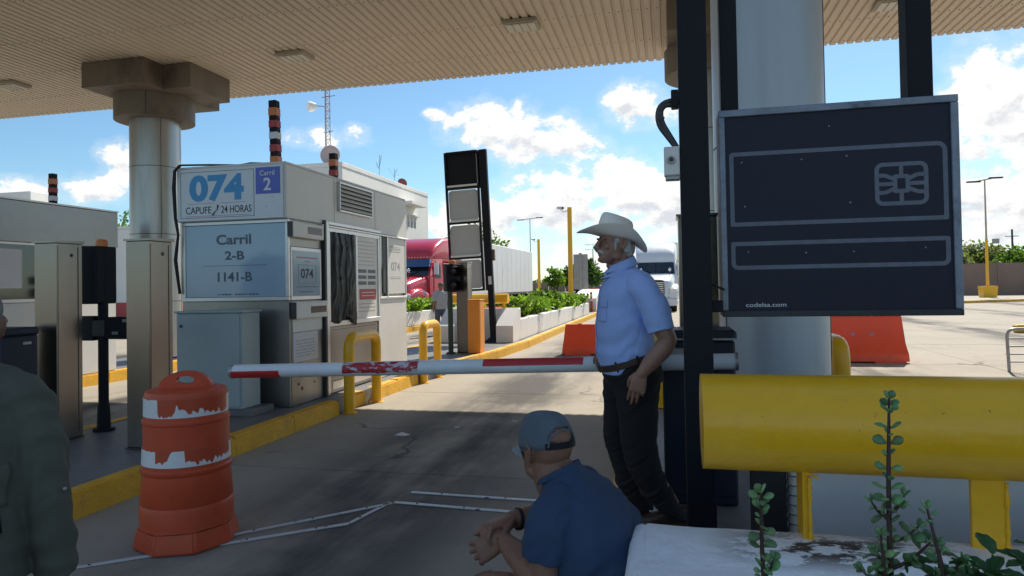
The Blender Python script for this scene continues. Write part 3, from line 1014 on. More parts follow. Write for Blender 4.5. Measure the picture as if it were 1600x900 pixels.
# door
dr = side('door', M['booth_steel'], 7.975, 9.47, .215, 1.04, -.025, .010)
side('door_seam', M['seam'], 8.06, 9.40, .995, 1.0, .0105, .012, 0, dr)
side('door_seam', M['seam'], 8.06, 9.40, .34, .346, .0105, .012, 0, dr)
side('kick_plate', M['alu'], 8.06, 9.40, .235, .33, .0105, .014, .001, dr)
side('door_jamb', M['dark_metal'], 7.838, 7.888, .18, 2.40, -.029, .045, .006)
side('door_jamb', M['alu'], 7.89, 7.968, .18, 2.395, -.029, .034, .006)
side('door_head', M['alu'], 7.97, 9.60, 2.352, 2.395, .013, .034, .004)
side('door_jamb', M['dark_metal'], 9.475, 9.52, .18, 1.06, -.029, .012, .003)
win = side('service_window', M['dark_metal'], 7.972, 9.545, 1.045, 2.316, -.029, .004)
for a in ((7.972, 9.545, 2.262, 2.3165), (7.972, 9.545, 1.046, 1.11)):
    side('window_frame', M['alu'], a[0], a[1], a[2], a[3], .0045, .026, .004, win)
for a in ((7.972, 8.012), (8.745, 8.80), (9.49, 9.545)):
    side('window_frame', M['alu'], a[0], a[1], 1.111, 2.2615, .0045, .026, .004, win)
pane = side('window_pane', M['panel_glass'], 8.801, 9.489, 1.1115, 2.261, .005, .012, 0, bo)
pane.data.materials.clear(); pane.data.materials.append(M['booth_white'])
o_ = lambda y, z: (XF + .012 - bo.location.x, y - bo.location.y, z - bo.location.z)
ruled('small_print', M['ink_faint'], pane, FACE_X, o_(8.84, 1.2), [(k * .06 + .02 * (j % 2), j * .052, .05, .012) for j in range(3) for k in range(9)])
ruled('small_print', M['ink_faint'], pane, FACE_X, o_(8.84, 1.86), [(k * .06 + .02 * (j % 2), j * .055, .048, .010) for j in range(7) for k in range(9)])
rn = side('red_notice', M['ink_red'], 8.87, 9.42, 1.37, 1.52, .0125, .016, .001, pane)
ruled('small_print', M['ink_white'], pane, FACE_X, (XF + .016 - bo.location.x, 8.93 - bo.location.y, 1.42 - bo.location.z), [(k * .055, j * .045, .045, .011) for j in range(2) for k in range(8)])
for j in range(3):
    for k in range(2):
        side('price_strip', M['ink_grey'], 8.84 + k * .31, 9.10 + k * .31, 1.58 + j * .085, 1.63 + j * .085, .0122, .0145, .001, pane)
# the black bag stretched over the left half of the window
ny, nz = 34, 46
b = B()
rows = []
for j in range(nz + 1):
    v = j / nz
    row = []
    for i in range(ny + 1):
        u = i / ny
        wv = u + .10 * math.sin(v * 4.2 + 1) * (1 - v) + .04 * math.sin(v * 11 + u * 5)
        q_ = wv * 8.5 + .8 * mnoise.noise((u * 2.2, v * 1.6, 5))
        r1 = 1 - abs(mnoise.noise((q_, v * .9, 1.3))) * 2.6
        r2 = 1 - abs(mnoise.noise((q_ * 2.3 + v * 2, v * 2.1, 7.7))) * 2.4
        h = .020 * max(0, r1) ** 1.5 + .009 * max(0, r2) + .010 * mnoise.noise((u * 3, v * 3, 3.1)) + .022 * math.sin(PI * u) ** .5 * (1 - v) ** .6
        edge = min(1, min(u, 1 - u) * 9)
        y = 8.018 + u * .722 + (1 - v) ** 2 * (.06 * (u - .3))
        z = 2.268 - (1 - v) * (1.20 + .05 * math.sin(u * 9) - .07 * (1 - u))
        row.append(b.bm.verts.new((XF + .022 + max(0, h) * edge, y, z)))
    rows.append(row)
for j in range(nz):
    for i in range(ny):
        b.bm.faces.new((rows[j][i], rows[j][i + 1], rows[j + 1][i + 1], rows[j + 1][i]))
bag = b.done('plastic_cover', M['bag'], win, smooth=179)
so_ = bag.modifiers.new('s', 'SOLIDIFY'); so_.thickness = .002
# narrow window and ghost numbered panel towards the back
nw = side('narrow_window', M['glass_dark'], 9.60, 9.835, 1.44, 2.316, -.029, .004)
side('window_frame', M['alu'], 9.56, 9.598, 1.40, 2.317, -.029, .024)
side('window_frame', M['dark_metal'], 9.70, 9.835, 1.45, 2.31, .0045, .010, .002, nw)
side('window_frame', M['alu'], 9.837, 9.885, 1.40, 2.317, -.029, .024)
gh = side('rear_panel', M['booth_white'], 9.89, 10.60, 1.44, 2.316, -.029, .006)
text('lettering', '074', M['ink_faint'], gh, (XF + .0065, 10.02, 1.80), FACE_X, .36, .14, .015)
ruled('small_print', M['ink_faint'], gh, FACE_X, o_(9.98, 2.12), [(k * .055, j * .05, .046, .010) for j in range(2) for k in range(8)])
ruled('small_print', M['ink_faint'], gh, FACE_X, o_(9.98, 1.70), [(k * .055, 0, .046, .008) for k in range(8)])
side('panel_frame', M['alu'], 9.56, 10.645, 1.362, 1.398, -.029, .022)
side('side_panel', M['booth_white'], 9.53, 10.645, .18, 1.36, -.029, .002)
side('corner_post', M['alu'], 10.602, 10.645, 1.40, 2.317, -.029, .012)
# louvre
lv = side('louvre', M['dark_metal'], 8.27, 9.25, 2.575, 2.92, .0125, .018, .002)
for a in ((8.25, 9.27, 2.92, 2.945), (8.25, 9.27, 2.55, 2.575)):
    side('louvre_frame', M['alu'], a[0], a[1], a[2], a[3], .0125, .05, .004, lv)
for y in (8.25, 9.247):
    side('louvre_frame', M['alu'], y, y + .023, 2.5755, 2.9195, .0125, .05, .004, lv)
for k in range(6):
    z = 2.585 + k * .056
    bb = B().hexa([(XF + .056, 8.275, z), (XF + .060, 8.275, z + .004), (XF + .060, 9.245, z + .004), (XF + .056, 9.245, z),
                   (XF + .020, 8.275, z + .042), (XF + .024, 8.275, z + .046), (XF + .024, 9.245, z + .046), (XF + .020, 9.245, z + .042)])
    bb.done('slat', M['booth_white'], lv)
# cable down the far front corner
B().tube([(-5.60, 6.97, 3.02), (-5.66, 6.95, 2.95), (-5.69, 6.97, 2.75), (-5.68, 6.98, 2.4), (-5.66, 7.0, 2.2), (-5.70, 7.0, 1.9), (-5.66, 7.02, 1.5)], [.018, .02, .024, .02, .016, .022, .018], 8).done('cable', M['black_rubber'], bo, smooth=60)
B().tube([(-5.60, 6.97, 3.02), (-5.3, 7.1, 3.03), (-5.0, 7.25, 3.035), (-4.75, 7.1, 3.02), (-4.55, 7.2, 3.02)], .012, 6).done('cable', M['black_rubber'], bo, smooth=60)
striped_post(-4.48, 7.2, 3.0, .76, 'tall striped black, orange and red post on the front of the 074 booth roof', lean=-1.5)
striped_post(-4.6, 8.85, 3.0, .45, 'short striped post standing behind the tall one on the 074 booth roof')

# the booth of the next island
b2 = thing('toll_booth', (-10.15, 8.5, .18), 'plain pale toll booth at the left edge behind the steel pillars', 'booth', 'toll booths')
XG = -9.4
box('wall', M['booth_white'], b2, -10.9, XG - .02, 6.6, 10.06, .18, 2.3)
box('roof_band', M['booth_steel'], b2, -10.92, XG + .02, 6.5, 10.10, 2.31, 2.93, .012)
box('roof_plate', M['alu'], b2, -10.93, XG + .03, 6.49, 10.11, 2.931, 2.955, .004)
for y0, y1 in ((7.75, 8.54), (9.25, 9.75)):
    w_ = B().box(XG - .03, XG - .008, y0, y1, 1.46, 2.27).done('window', M['glass_dark'], b2)
    for a in ((y0 - .05, y1 + .05, 2.27, 2.305), (y0 - .05, y1 + .05, 1.41, 1.46)):
        B().box(XG - .025, XG + .012, a[0], a[1], a[2], a[3], .004).done('window_frame', M['alu'], w_)
    for y in (y0 - .05, y1):
        B().box(XG - .025, XG + .012, y, y + .05, 1.46, 2.27, .004).done('window_frame', M['alu'], w_)
    B().box(XG - .0075, XG - .003, y0 + .1, y1 - .25, 1.62, 2.2).done('paper_notice', M['paper'], w_)
box('side_panel', M['booth_white'], b2, XG - .019, XG, 6.6, 10.06, .2, 1.40, .005)
for y in (8.75, 9.1):
    box('panel_joint', M['seam'], b2, XG - .0185, XG + .002, y, y + .008, .2, 2.3)
striped_post(-10.08, 9.46, 2.955, .60, 'striped post on the roof of the pale booth at the left edge', lean=0)


# ================================================================== street furniture on the islands
# traffic drum
t = thing('traffic_drum', (-2.91, 3.66, 0), 'orange plastic traffic drum with torn white bands standing in the lane', 'traffic drum')
prof = [(.265, .125), (.262, .15), (.268, .235), (.258, .262), (.262, .27), (.25, .44), (.258, .452), (.258, .468), (.248, .478), (.243, .60), (.243, .735), (.248, .742), (.248, .755), (.238, .765), (.236, .80), (.234, .905), (.228, .925), (.21, .932), (0.001, .932)]
B().lathe(prof[::-1], -2.91, 3.66, 48).done('body', M['orange'], t, smooth=35)
b = B()
b.lathe([(.30, .004), (.295, .05), (.275, .128), (.20, .135)], -2.91, 3.66, 8)
bmesh.ops.bevel(b.bm, geom=list(b.bm.edges), offset=.012, segments=2, affect='EDGES')
b.done('base', M['orange'], t, smooth=40)
for z0, z1, r0, r1 in ((.785, .892, .2366, .2355), (.50, .595, .2485, .2445)):
    B().lathe([(r0, z0), (r0 + .0018, z0), (r1 + .0018, z1), (r1, z1)], -2.91, 3.66, 64, cap=False).done('reflective_band', torn('torn_band', z0, z1), t, smooth=60)
b = B()
arch_o = [(.155 * math.cos(a), .932 + .105 * math.sin(a)) for a in np.linspace(0, PI, 15)]
outer = [(-.185, .925)] + [(-x, z) for x, z in arch_o] + [(.185, .925)]
hole = [(.055 * math.cos(a) * (1 if abs(math.cos(a)) < .9 else .97), .982 + .024 * math.sin(a)) for a in np.linspace(0, 2 * PI, 17)[:-1]]
vo = [b.bm.verts.new((x, -.028, z)) for x, z in outer]
vh = [b.bm.verts.new((x, -.028, z)) for x, z in hole]
eo = [b.bm.edges.new((vo[i], vo[(i + 1) % len(vo)])) for i in range(len(vo))]
eh = [b.bm.edges.new((vh[i], vh[(i + 1) % len(vh)])) for i in range(len(vh))]
bmesh.ops.triangle_fill(b.bm, edges=eo + eh, use_beauty=True)
ret = bmesh.ops.extrude_face_region(b.bm, geom=list(b.bm.faces))
bmesh.ops.translate(b.bm, vec=(0, .056, 0), verts=[v for v in ret['geom'] if isinstance(v, bmesh.types.BMVert)])
b.xf(Matrix.Translation((-2.91, 3.66, 0)) @ Matrix.Rotation(R(22), 4, 'Z'))
b.done('handle', M['orange'], t, smooth=40)


def pillar(x0, x1, y0, y1, top, label, slit=True):
    t = thing('steel_pillar', ((x0 + x1) / 2, (y0 + y1) / 2, .18), label, 'pillar', 'stainless steel equipment pillars')
    box('casing', M['steel'], t, x0, x1, y0, y1, .19, top, .006)
    box('foot', M['dark_metal'], t, x0 - .01, x1 + .01, y0 - .01, y1 + .01, .18, .189)
    b = B().hexa([(x0 - .012, y0 - .012, top + .001), (x1 + .012, y0 - .012, top + .001), (x1 + .012, y1 + .012, top + .001), (x0 - .012, y1 + .012, top + .001),
                  (x0 - .012, y0 - .012, top + .018), (x1 + .012, y0 - .012, top + .018), (x1 + .012, y1 + .012, top + .03), (x0 - .012, y1 + .012, top + .03)])
    b.done('lid', M['steel'], t)
    if slit:
        box('door_gap', M['seam'], t, x1 - .002, x1 + .0015, y1 - .055, y1 - .045, .24, top - .03)
    box('door_gap', M['seam'], t, x1 - .002, x1 + .0015, y0 + .012, y0 + .016, .24, top - .03)
    B().ball((x1 + .001, (y0 + y1) / 2 + .02, top - .11), (.005, .018, .018), 10).done('lock', M['dark_metal'], t)
    return t


pillar(-5.66, -5.41, 5.11, 5.39, 1.99, 'stainless steel pillar nearest the left edge, before the pale booth')
pillar(-4.58, -4.34, 5.01, 5.29, 1.97, 'stainless steel pillar standing between the orange drum and the blue grey cabinet')
pillar(-4.27, -4.03, 13.45, 13.78, 2.02, 'stainless steel pillar behind the small traffic signal, beside the orange box')
pillar(.07, .34, 4.95, 5.25, 1.99, 'stainless steel pillar half hidden behind the black sign post')

# traffic signal seen from behind, on the left
t = thing('traffic_signal', (-5.44, 5.66, .18), 'black traffic signal with amber top lamp between the two steel pillars', 'traffic signal', 'lane traffic signals')
B().lathe([(.10, .18), (.10, .20), (.062, .21), (.055, .40), (.05, .44)], -5.44, 5.66, 20).done('foot', M['black'], t, smooth=40)
B().cyl(-5.44, 5.66, .44, 1.97, .046, .046, 20).done('pole', M['black'], t, smooth=50)
box('signal_head', M['black'], t, -5.60, -5.40, 5.54, 5.80, 1.42, 1.985, .015)
for z in (1.84, 1.58):
    b = B().tube([(-5.62, 5.67, z), (-5.74, 5.67, z - .015)], [.105, .10], 20, cap=False)
    b.done('visor', M['black'], t, smooth=60)
    B().ball((-5.61, 5.67, z), (.012, .09, .09), 14).done('lens', M['lens_dark'], t, smooth=179)
B().lathe([(.055, 1.986), (.05, 2.045), (.035, 2.055)], -5.46, 5.67, 16).done('beacon', M['amber'], t, smooth=50)
box('control_box', M['black'], t, -5.73, -5.50, 5.60, 5.74, 1.06, 1.30, .012)
box('control_box', M['black'], t, -5.38, -5.06, 5.60, 5.74, 1.075, 1.29, .012)
box('clamp', M['dark_metal'], t, -5.51, -5.37, 5.59, 5.75, 1.10, 1.26, .01)
for x, z in ((-5.16, 1.24), (-5.28, 1.12)):
    box('box_plate', M['grey_metal'], t, x, x + .07, 5.594, 5.6, z, z + .03, .002)

# grey blue equipment cabinet in front of the booth
t = thing('equipment_cabinet', (-4.92, 6.71, .18), 'grey blue metal cabinet on a low plinth before the 074 booth', 'cabinet')
box('plinth', M['kerb_top'], t, -5.36, -4.38, 6.50, 6.95, .17, .245, .01)
box('body', M['sheet_blue'], t, -5.33, -4.51, 6.55, 6.88, .246, 1.285, .006)
box('lid', M['sheet_blue'], t, -5.35, -4.49, 6.53, 6.90, 1.286, 1.31, .006)
box('door', M['sheet_blue'], t, -5.31, -4.535, 6.538, 6.549, .27, 1.265, .003)
box('handle', M['dark_metal'], t, -5.275, -5.245, 6.525, 6.537, 1.13, 1.16, .004)
B().tube([(-5.33, 6.6, .8), (-5.42, 6.56, .79), (-5.47, 6.58, .72)], .012, 6).done('cable', mat('cable_blue', (.03, .12, .35), .5), t)

# hoop bollards
def hoop(x, y0, y1, zb, zt, label, r=.066):
    t = thing('hoop_bollard', (x, (y0 + y1) / 2, zb), label, 'bollard', 'yellow hoop bollards')
    pts = rounded([(x, y0, zb), (x, y0, zt), (x, y1, zt), (x, y1, zb)], .17, 7)
    B().tube(pts, r, 16).done('hoop', M['yellow'], t, smooth=60)
    for y in (y0, y1):
        B().lathe([(r + .03, zb), (r + .03, zb + .008), (r + .004, zb + .014)], x, y, 16).done('base_flange', M['yellow'], t, smooth=30)
    return t


hoop(-3.86, 7.76, 8.56, 0, .925, 'yellow hoop bollard nearest the 074 booth window, half in shade')
hoop(-3.86, 10.36, 11.04, 0, .925, 'yellow hoop bollard in the sun just past the 074 booth')
hoop(-.12, 7.66, 8.45, .18, 1.06, 'yellow hoop bollard between the man in the hat and the gate housing')
hoop(1.56, 6.95, 7.62, .18, .92, 'yellow hoop bollard to the right of the thick column', r=.08)

# barrier gate with its boom down across the lane
t = thing('barrier_gate', (.15, 4.45, .18), 'dark navy barrier gate with worn red and white boom lowered across the lane', 'barrier gate')
box('housing', M['navy'], t, -.05, .38, 4.30, 4.66, .18, 1.17, .012)
box('housing_lid', M['navy'], t, -.06, .39, 4.29, 4.67, 1.172, 1.235, .016)
box('lid_trim', M['grey_metal'], t, -.062, .392, 4.286, 4.2895, 1.175, 1.187)
box('housing_door', M['navy'], t, -.03, .36, 4.29, 4.299, .24, 1.0, .003)
box('boom_clamp', M['grey_metal'], t, -.045, .09, 4.20, 4.29, 1.0, 1.13, .008)
boom0, boom1 = Vector((.37, 4.165, 1.063)), Vector((-3.01, 4.265, .955))
bd = (boom1 - boom0).normalized()
at_b = lambda s_: boom0 + (boom1 - boom0) * s_
B().tube([boom0, boom1], .047, 24).done('boom', M['boom_white'], t, smooth=60)
B().tube([boom0 - bd * -.004, boom0 - bd * .012], .054, 24).done('boom_cap', M['grey_metal'], t, smooth=40)
B().tube([at_b(.994), at_b(1.002)], [.0475, .050], 24, cap=False).done('boom_rim', M['grey_metal'], t, smooth=40)
# the last red band covers only the lower half of the tube and curls at the end
def boom_band(s0, s1, mid, half, m_, ragged=.0):
    rings_ = []
    for s_ in np.linspace(s0, s1, 14):
        p = at_b(s_)
        a_up = mid + half + ragged * mnoise.noise((s_ * 40, 1, 2))
        a_lo = mid - half + ragged * mnoise.noise((s_ * 40, 7, 2))
        ring = []
        for k in range(14):
            a = a_lo + (a_up - a_lo) * k / 13
            ring.append(p + Vector((0, -math.cos(a) * .0484, math.sin(a) * .0484)))
        rings_.append(ring)
    B().rings(rings_, cap=False, close=False).done('red_band', m_, t, smooth=179)


boom_band(.263, .452, .72, .62, M['boom_red'], .05)
boom_band(.582, .742, .35, .85, M['boom_red_worn'], .25)
boom_band(.884, .997, -.62, .72, M['boom_red'], .06)

# housing of the next lane's gate, seen at the left edge
t = thing('barrier_gate_housing', (-9.7, 10.1, .18), 'dark gate housing at the left edge beside the first steel pillar', 'gate housing')
t.location = (-5.62, 4.78, .18)
box('body', M['navy'], t, -5.79, -5.44, 4.60, 4.95, .18, 1.17, .012)
box('lid', M['navy'], t, -5.80, -5.43, 4.59, 4.96, 1.171, 1.24, .016)
box('name_plate', M['grey_metal'], t, -5.4395, -5.434, 4.80, 4.88, 1.09, 1.115, .002)

# ------------------------------------------------------------------ the card sign on its black posts
t = thing('card_sign', (.83, 3.7, .18), 'big black sign showing a bank card outline with chip, hung on black posts', 'sign')
SX0, SX1, SZ0, SZ1, SY = .268, 1.382, 1.345, 2.412, 3.70
cabn = box('sign_cabinet', M['black'], t, SX0, SX1, SY + .012, SY + .17, SZ0, SZ1, .006)
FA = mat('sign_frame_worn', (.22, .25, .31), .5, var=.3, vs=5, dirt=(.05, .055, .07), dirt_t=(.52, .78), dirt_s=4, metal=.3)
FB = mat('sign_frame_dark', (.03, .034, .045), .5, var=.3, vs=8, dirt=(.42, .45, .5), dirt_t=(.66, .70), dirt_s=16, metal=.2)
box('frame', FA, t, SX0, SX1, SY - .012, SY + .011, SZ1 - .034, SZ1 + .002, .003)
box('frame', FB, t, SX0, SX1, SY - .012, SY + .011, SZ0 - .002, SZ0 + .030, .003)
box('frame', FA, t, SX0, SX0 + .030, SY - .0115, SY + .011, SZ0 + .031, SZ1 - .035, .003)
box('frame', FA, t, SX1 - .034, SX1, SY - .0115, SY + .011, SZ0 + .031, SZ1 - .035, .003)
face_m = mat('sign_face', (.015, .018, .036), .42, var=.10, vs=2, spec=.25, dirt=(.05, .055, .075), dirt_t=(.70, .78), dirt_s=38)
sf = box('sign_face', face_m, t, SX0 + .031, SX1 - .035, SY + .002, SY + .0115, SZ0 + .031, SZ1 - .035)
lmat = mat('sign_line', (.125, .145, .19), .5, var=.18, vs=18)
W_, H_ = SX1 - SX0, SZ1 - SZ0


def sgn(u, v):
    return SX0 + u * W_, SZ1 - v * H_


def outline(rect, rad, wd, name='card_outline'):
    (u0, v0), (u1, v1) = rect
    x0, z1 = sgn(u0, v0); x1, z0 = sgn(u1, v1)
    def rr(d):
        out = []
        r_ = [max(.003, q - d) for q in rad]
        for (cx, cz, a0), q in zip(((x1 - d, z1 - d, 0), (x0 + d, z1 - d, 90), (x0 + d, z0 + d, 180), (x1 - d, z0 + d, 270)), r_):
            sx = -1 if a0 in (0, 270) else 1
            sz = -1 if a0 in (0, 90) else 1
            for k in range(7):
                a = R(a0 + 90 * k / 6)
                out.append((cx + sx * q + q * math.cos(a), SY + .0012, cz + sz * q + q * math.sin(a)))
        return out
    o_, i_ = rr(0), rr(wd)
    b = B()
    vo = [b.bm.verts.new(p) for p in o_]; vi = [b.bm.verts.new(p) for p in i_]
    n_ = len(vo)
    for k in range(n_):
        b.bm.faces.new((vo[k], vo[(k + 1) % n_], vi[(k + 1) % n_], vi[k]))
    return b


def flat(b, name, m_):
    o = b.done(name, m_, t_sf, fix=True)
    q = o.modifiers.new('s', 'SOLIDIFY'); q.thickness = .0016; q.offset = 0
    return o


t_sf = sf
flat(outline(((.045, .205), (.955, .565)), (.045, .018, .006, .010), .021), 'card_outline', lmat)
flat(outline(((.045, .640), (.958, .775)), (.012, .008, .035, .035), .021), 'strip_outline', lmat)
flat(outline(((.662, .292), (.878, .492)), (.038, .038, .038, .038), .020), 'chip_outline', lmat)
b = B()
cx, cz = .770, .392


def bar(p, q, wd=.019):
    a = Vector((sgn(*p)[0], SY + .0012, sgn(*p)[1])); c = Vector((sgn(*q)[0], SY + .0012, sgn(*q)[1]))
    d = (c - a).normalized(); s_ = Vector((-d.z, 0, d.x)) * wd / 2
    vs = [b.bm.verts.new(x) for x in (a - s_, c - s_, c + s_, a + s_)]
    b.bm.faces.new(vs)


for q in (((cx, .311), (cx, .350)), ((cx, .435), (cx, .474)), ((.675, .392), (.742, .392)), ((.798, .392), (.865, .392)),
          ((.672, .352), (.705, .352)), ((.705, .352), (.745, .372)), ((.672, .432), (.705, .432)), ((.705, .432), (.745, .412)),
          ((.868, .352), (.835, .352)), ((.835, .352), (.795, .372)), ((.868, .432), (.835, .432)), ((.835, .432), (.795, .412)),
          ((.742, .358), (.798, .358)), ((.742, .426), (.798, .426)), ((.745, .352), (.745, .432)), ((.795, .352), (.795, .432))):
    bar(*q)
for i, v in enumerate(b.bm.verts):
    v.co.y += .00002 * (i // 4)
flat(b, 'chip_lines', lmat)
text('lettering', 'codelsa.com', M['ink_white'], sf, (sgn(.105, 0)[0], SY + .0018, sgn(0, .955)[1]), FACE_Y, .175 * W_, .020 * H_)
for u, v in ((.48, .105), (.10, .255), (.36, .255), (.55, .25), (.56, .47), (.11, .47), (.12, .69), (.37, .70), (.57, .70), (.86, .69)):
    x, z = sgn(u, v)
    B().ball((x, SY + .002, z), (.0045, .0015, .0045), 8).done('screw', FA, sf)
box('post', M['black'], t, .068, .212, 3.60, 3.74, .18, 5.88, .004)
box('base_plate', M['black'], t, .02, .26, 3.55, 3.79, .181, .195, .003)
box('hanger_post', M['black'], t, .288, .376, 3.76, 3.86, SZ1 - .4, 5.88, .004)
box('hanger_post', M['black'], t, 1.185, 1.300, 3.76, 3.88, SZ1 - .4, 5.88, .004)
box('bracket', M['black'], t, .2125, .2675, 3.64, 3.72, 1.37, 1.43, .004)
B().tube([(.2, 3.66, 1.52), (.24, 3.62, 1.50), (.275, 3.66, 1.485)], .006, 6).done('cable', M['black_rubber'], t)

t = thing('junction_box', (.03, 3.63, 2.13), 'small white switch box with grey conduits on the side of the black post', 'junction box')
box('case', M['white'], t, -.012, .066, 3.59, 3.67, 2.075, 2.225, .006)
box('gland_plate', M['grey_metal'], t, -.006, .066, 3.60, 3.665, 2.055, 2.0745, .003)
B().tube([(.025, 3.592, 2.155), (.025, 3.575, 2.155)], [.022, .020], 16).done('knob', M['grey_metal'], t, smooth=40)
B().tube([(.025, 3.576, 2.155), (.025, 3.568, 2.155)], [.012, .011], 12).done('knob_cap', M['dark_metal'], t, smooth=40)
for dx, dz in ((0, 0), (.016, .018)):
    B().tube(rounded([(.05 + dx * .3, 3.63, 2.226), (-.045 + dx, 3.63, 2.36 + dz), (-.03 + dx, 3.63, 2.46), (.066, 3.63, 2.475 - dz * 2)], .05), [.014] * 2 + [.0135] * 12 + [.0135] * 0 if False else .0135, 10).done('conduit', M['dark_metal'], t, smooth=60)
B().tube([(-.03, 3.63, 2.372), (-.018, 3.632, 2.392)], .018, 10).done('coupling', M['dark_metal'], t, smooth=60)
box('conduit_bracket', M['black'], t, .03, .0665, 3.60, 3.67, 2.43, 2.52, .004)

# ------------------------------------------------------------------ near planter with its big pipe rail
t = thing('concrete_planter', (1.2, 1.7, .18), 'whitewashed concrete planter with dirty rim, right foreground', 'planter')
b = B()
# rounded rim, built as one ring of walls with slightly uneven top
def plan(d, z, wob=0.0):
    x0, x1, y0, y1 = -.15, 3.2, .95, 2.46
    q = []
    for (cx, cy, a0) in ((x1 - .06, y1 - .06, 0), (x0 + .06, y1 - .06, 90), (x0 + .06, y0 + .06, 180), (x1 - .06, y0 + .06, 270)):
        for k in range(5):
            a = R(a0 + 22.5 * k)
            q.append((cx + (.06 - d) * math.cos(a), cy + (.06 - d) * math.sin(a), z))
    # extra points along the long back edge for the hand trowelled unevenness
    out = []
    for i, p in enumerate(q):
        out.append(p)
        nx_ = q[(i + 1) % len(q)]
        L = math.dist(p, nx_)
        m = int(L / .09)
        for k in range(1, m):
            out.append(tuple(p[j] + (nx_[j] - p[j]) * k / m for j in range(3)))
    return [(x, y, z_ + wob * mnoise.noise((x * 5, y * 5, 2))) for x, y, z_ in out]


b.rings([plan(0, .17), plan(.0, .60, 0), plan(.004, .655, .004), plan(.020, .683, .006), plan(.045, .692, .008), plan(.16, .695, .012), plan(.36, .692, .012), plan(.40, .68, .006), plan(.42, .64), plan(.42, .40)], cap=False)
b.done('planter_wall', M['planter'], t, smooth=50, fix=True)
box('soil', M['soil'], t, .2, 2.85, 1.3, 2.1, .2, .52)
t = thing('pipe_rail', (1.2, 2.42, .69), 'thick yellow steel pipe guard rail on flat legs atop the white planter', 'guard rail')
PZ = 1.052
b = B().tube([(.098, 2.42, PZ), (3.1, 2.42, PZ)], .158, 64)
bmesh.ops.bevel(b.bm, geom=[e for e in b.bm.edges if abs(e.verts[0].co.x - e.verts[1].co.x) < 1e-4 and len(e.link_faces) == 2 and any(len(f.verts) > 8 for f in e.link_faces)], offset=.004, segments=2, affect='EDGES')
b.done('pipe', M['yellow'], t, smooth=40)
box('leg', M['yellow'], t, .405, .422, 2.36, 2.47, .66, .915, .002)
box('leg', M['yellow'], t, .895, .99, 2.38, 2.398, .66, .915, .002)
box('leg', M['yellow'], t, 1.9, 1.917, 2.36, 2.47, .66, .915, .002)
for x, y in ((.425, 2.352), (.992, 2.379)):
    pts = [(x, y, .69 + .012 * k + random.uniform(-.002, .002)) for k in range(18)]
    B().tube(pts, [.006 + random.uniform(-.002, .003) for _ in pts], 6).done('weld_bead', M['yellow'], t, smooth=60)
b = B()
for k in range(9):
    b.ball((.416 + k * .004, 2.36 - .004 * math.sin(k), .905 - .0015 * k), (.005, .004, .004 + random.uniform(0, .002)), 8)
b.done('weld_bead', M['yellow'], t, smooth=60)
t = thing('barrier_wall', (1.9, 3.05, .18), 'low bluish white concrete wall behind the yellow pipe rail', 'wall')
b = B().box(.54, 3.4, 2.98, 3.2, .18, 1.0, .02, 2)
b.done('wall_face', mat('wall_bluish', (.60, .63, .66), .7, var=.06, vs=2, bump=.08, bs=9, dirt=(.72, .73, .74), dirt_t=(.66, .72), dirt_s=5), t, smooth=40)
b = B()
for k in range(20):
    b.cyl(.50, 3.08, .19 + k * .04, .19 + k * .04 + .034, .036, .030, 12)
b.done('ribbed_conduit', M['white'], t, smooth=30)
# small black bin beside it
t = thing('plastic_crate', (.47, 3.25, .18), 'black plastic box wedged behind the near yellow leg', 'box')
box('body', M['black_rubber'], t, .34, .455, 3.0, 3.3, .18, .80, .01)
box('rim', M['black_rubber'], t, .33, .46, 2.99, 3.31, .801, .83, .006)

# metal strips let into the lane and litter
def strip(p, q, w_, label):
    p, q = Vector((*p, 0)), Vector((*q, 0))
    d = (q - p); L = d.length
    t = thing('floor_strip', tuple((p + q) / 2), label, 'floor strip', 'metal strips fixed on the lane floor')
    t.rotation_euler = (0, 0, math.atan2(d.y, d.x))
    B().box(-L / 2, L / 2, -w_ / 2, w_ / 2, .0005, .009, .003).done('strip', M['strip_metal'], t, world=False)
    n_ = max(2, int(L / .35))
    for i in range(n_):
        B().cyl(-L / 2 + (i + .5) * L / n_, 0, .009, .0125, .008, .006, 10).done('bolt', M['dark_metal'], t, world=False)


strip((-1.90, 4.80), (-.93, 4.76), .034, 'bright metal floor strip farthest back, ending beside the seated man')
strip((-1.93, 4.555), (-.88, 4.485), .036, 'bright metal floor strip just in front of the farthest one')
strip((-1.94, 4.53), (-2.72, 3.73), .034, 'worn floor strip running from the drum foot to the bright strips')
strip((-1.96, 4.545), (-2.05, 4.10), .030, 'short worn floor strip linking the two slanting ones')
strip((-2.05, 4.09), (-3.35, 3.08), .036, 'worn floor strip nearest the camera, slanting to the lower left')
t = tag(B().hexa([(-2.80, 6.63, .002), (-2.68, 6.60, .004), (-2.64, 6.68, .003), (-2.75, 6.71, .012), (-2.80, 6.63, .004), (-2.68, 6.60, .008), (-2.64, 6.68, .006), (-2.75, 6.71, .022)]).done('paper_scrap', M['paper']),
        'crumpled scrap of white paper lying in the middle of the lane', 'litter')
for x, y, lab in ((-1.75, 7.5, 'tiny white litter scrap near the shadow edge left of the cap'), (-2.3, 7.1, 'tiny white litter scrap behind the cap on the shaded lane')):
    tag(B().box(x, x + .05, y, y + .03, .002, .006).done('paper_scrap', M['paper']), lab, 'litter')


# ================================================================== beyond the canopy
M['cell'] = mat('sign_cell', (.46, .47, .48), .5, var=.06, vs=2)
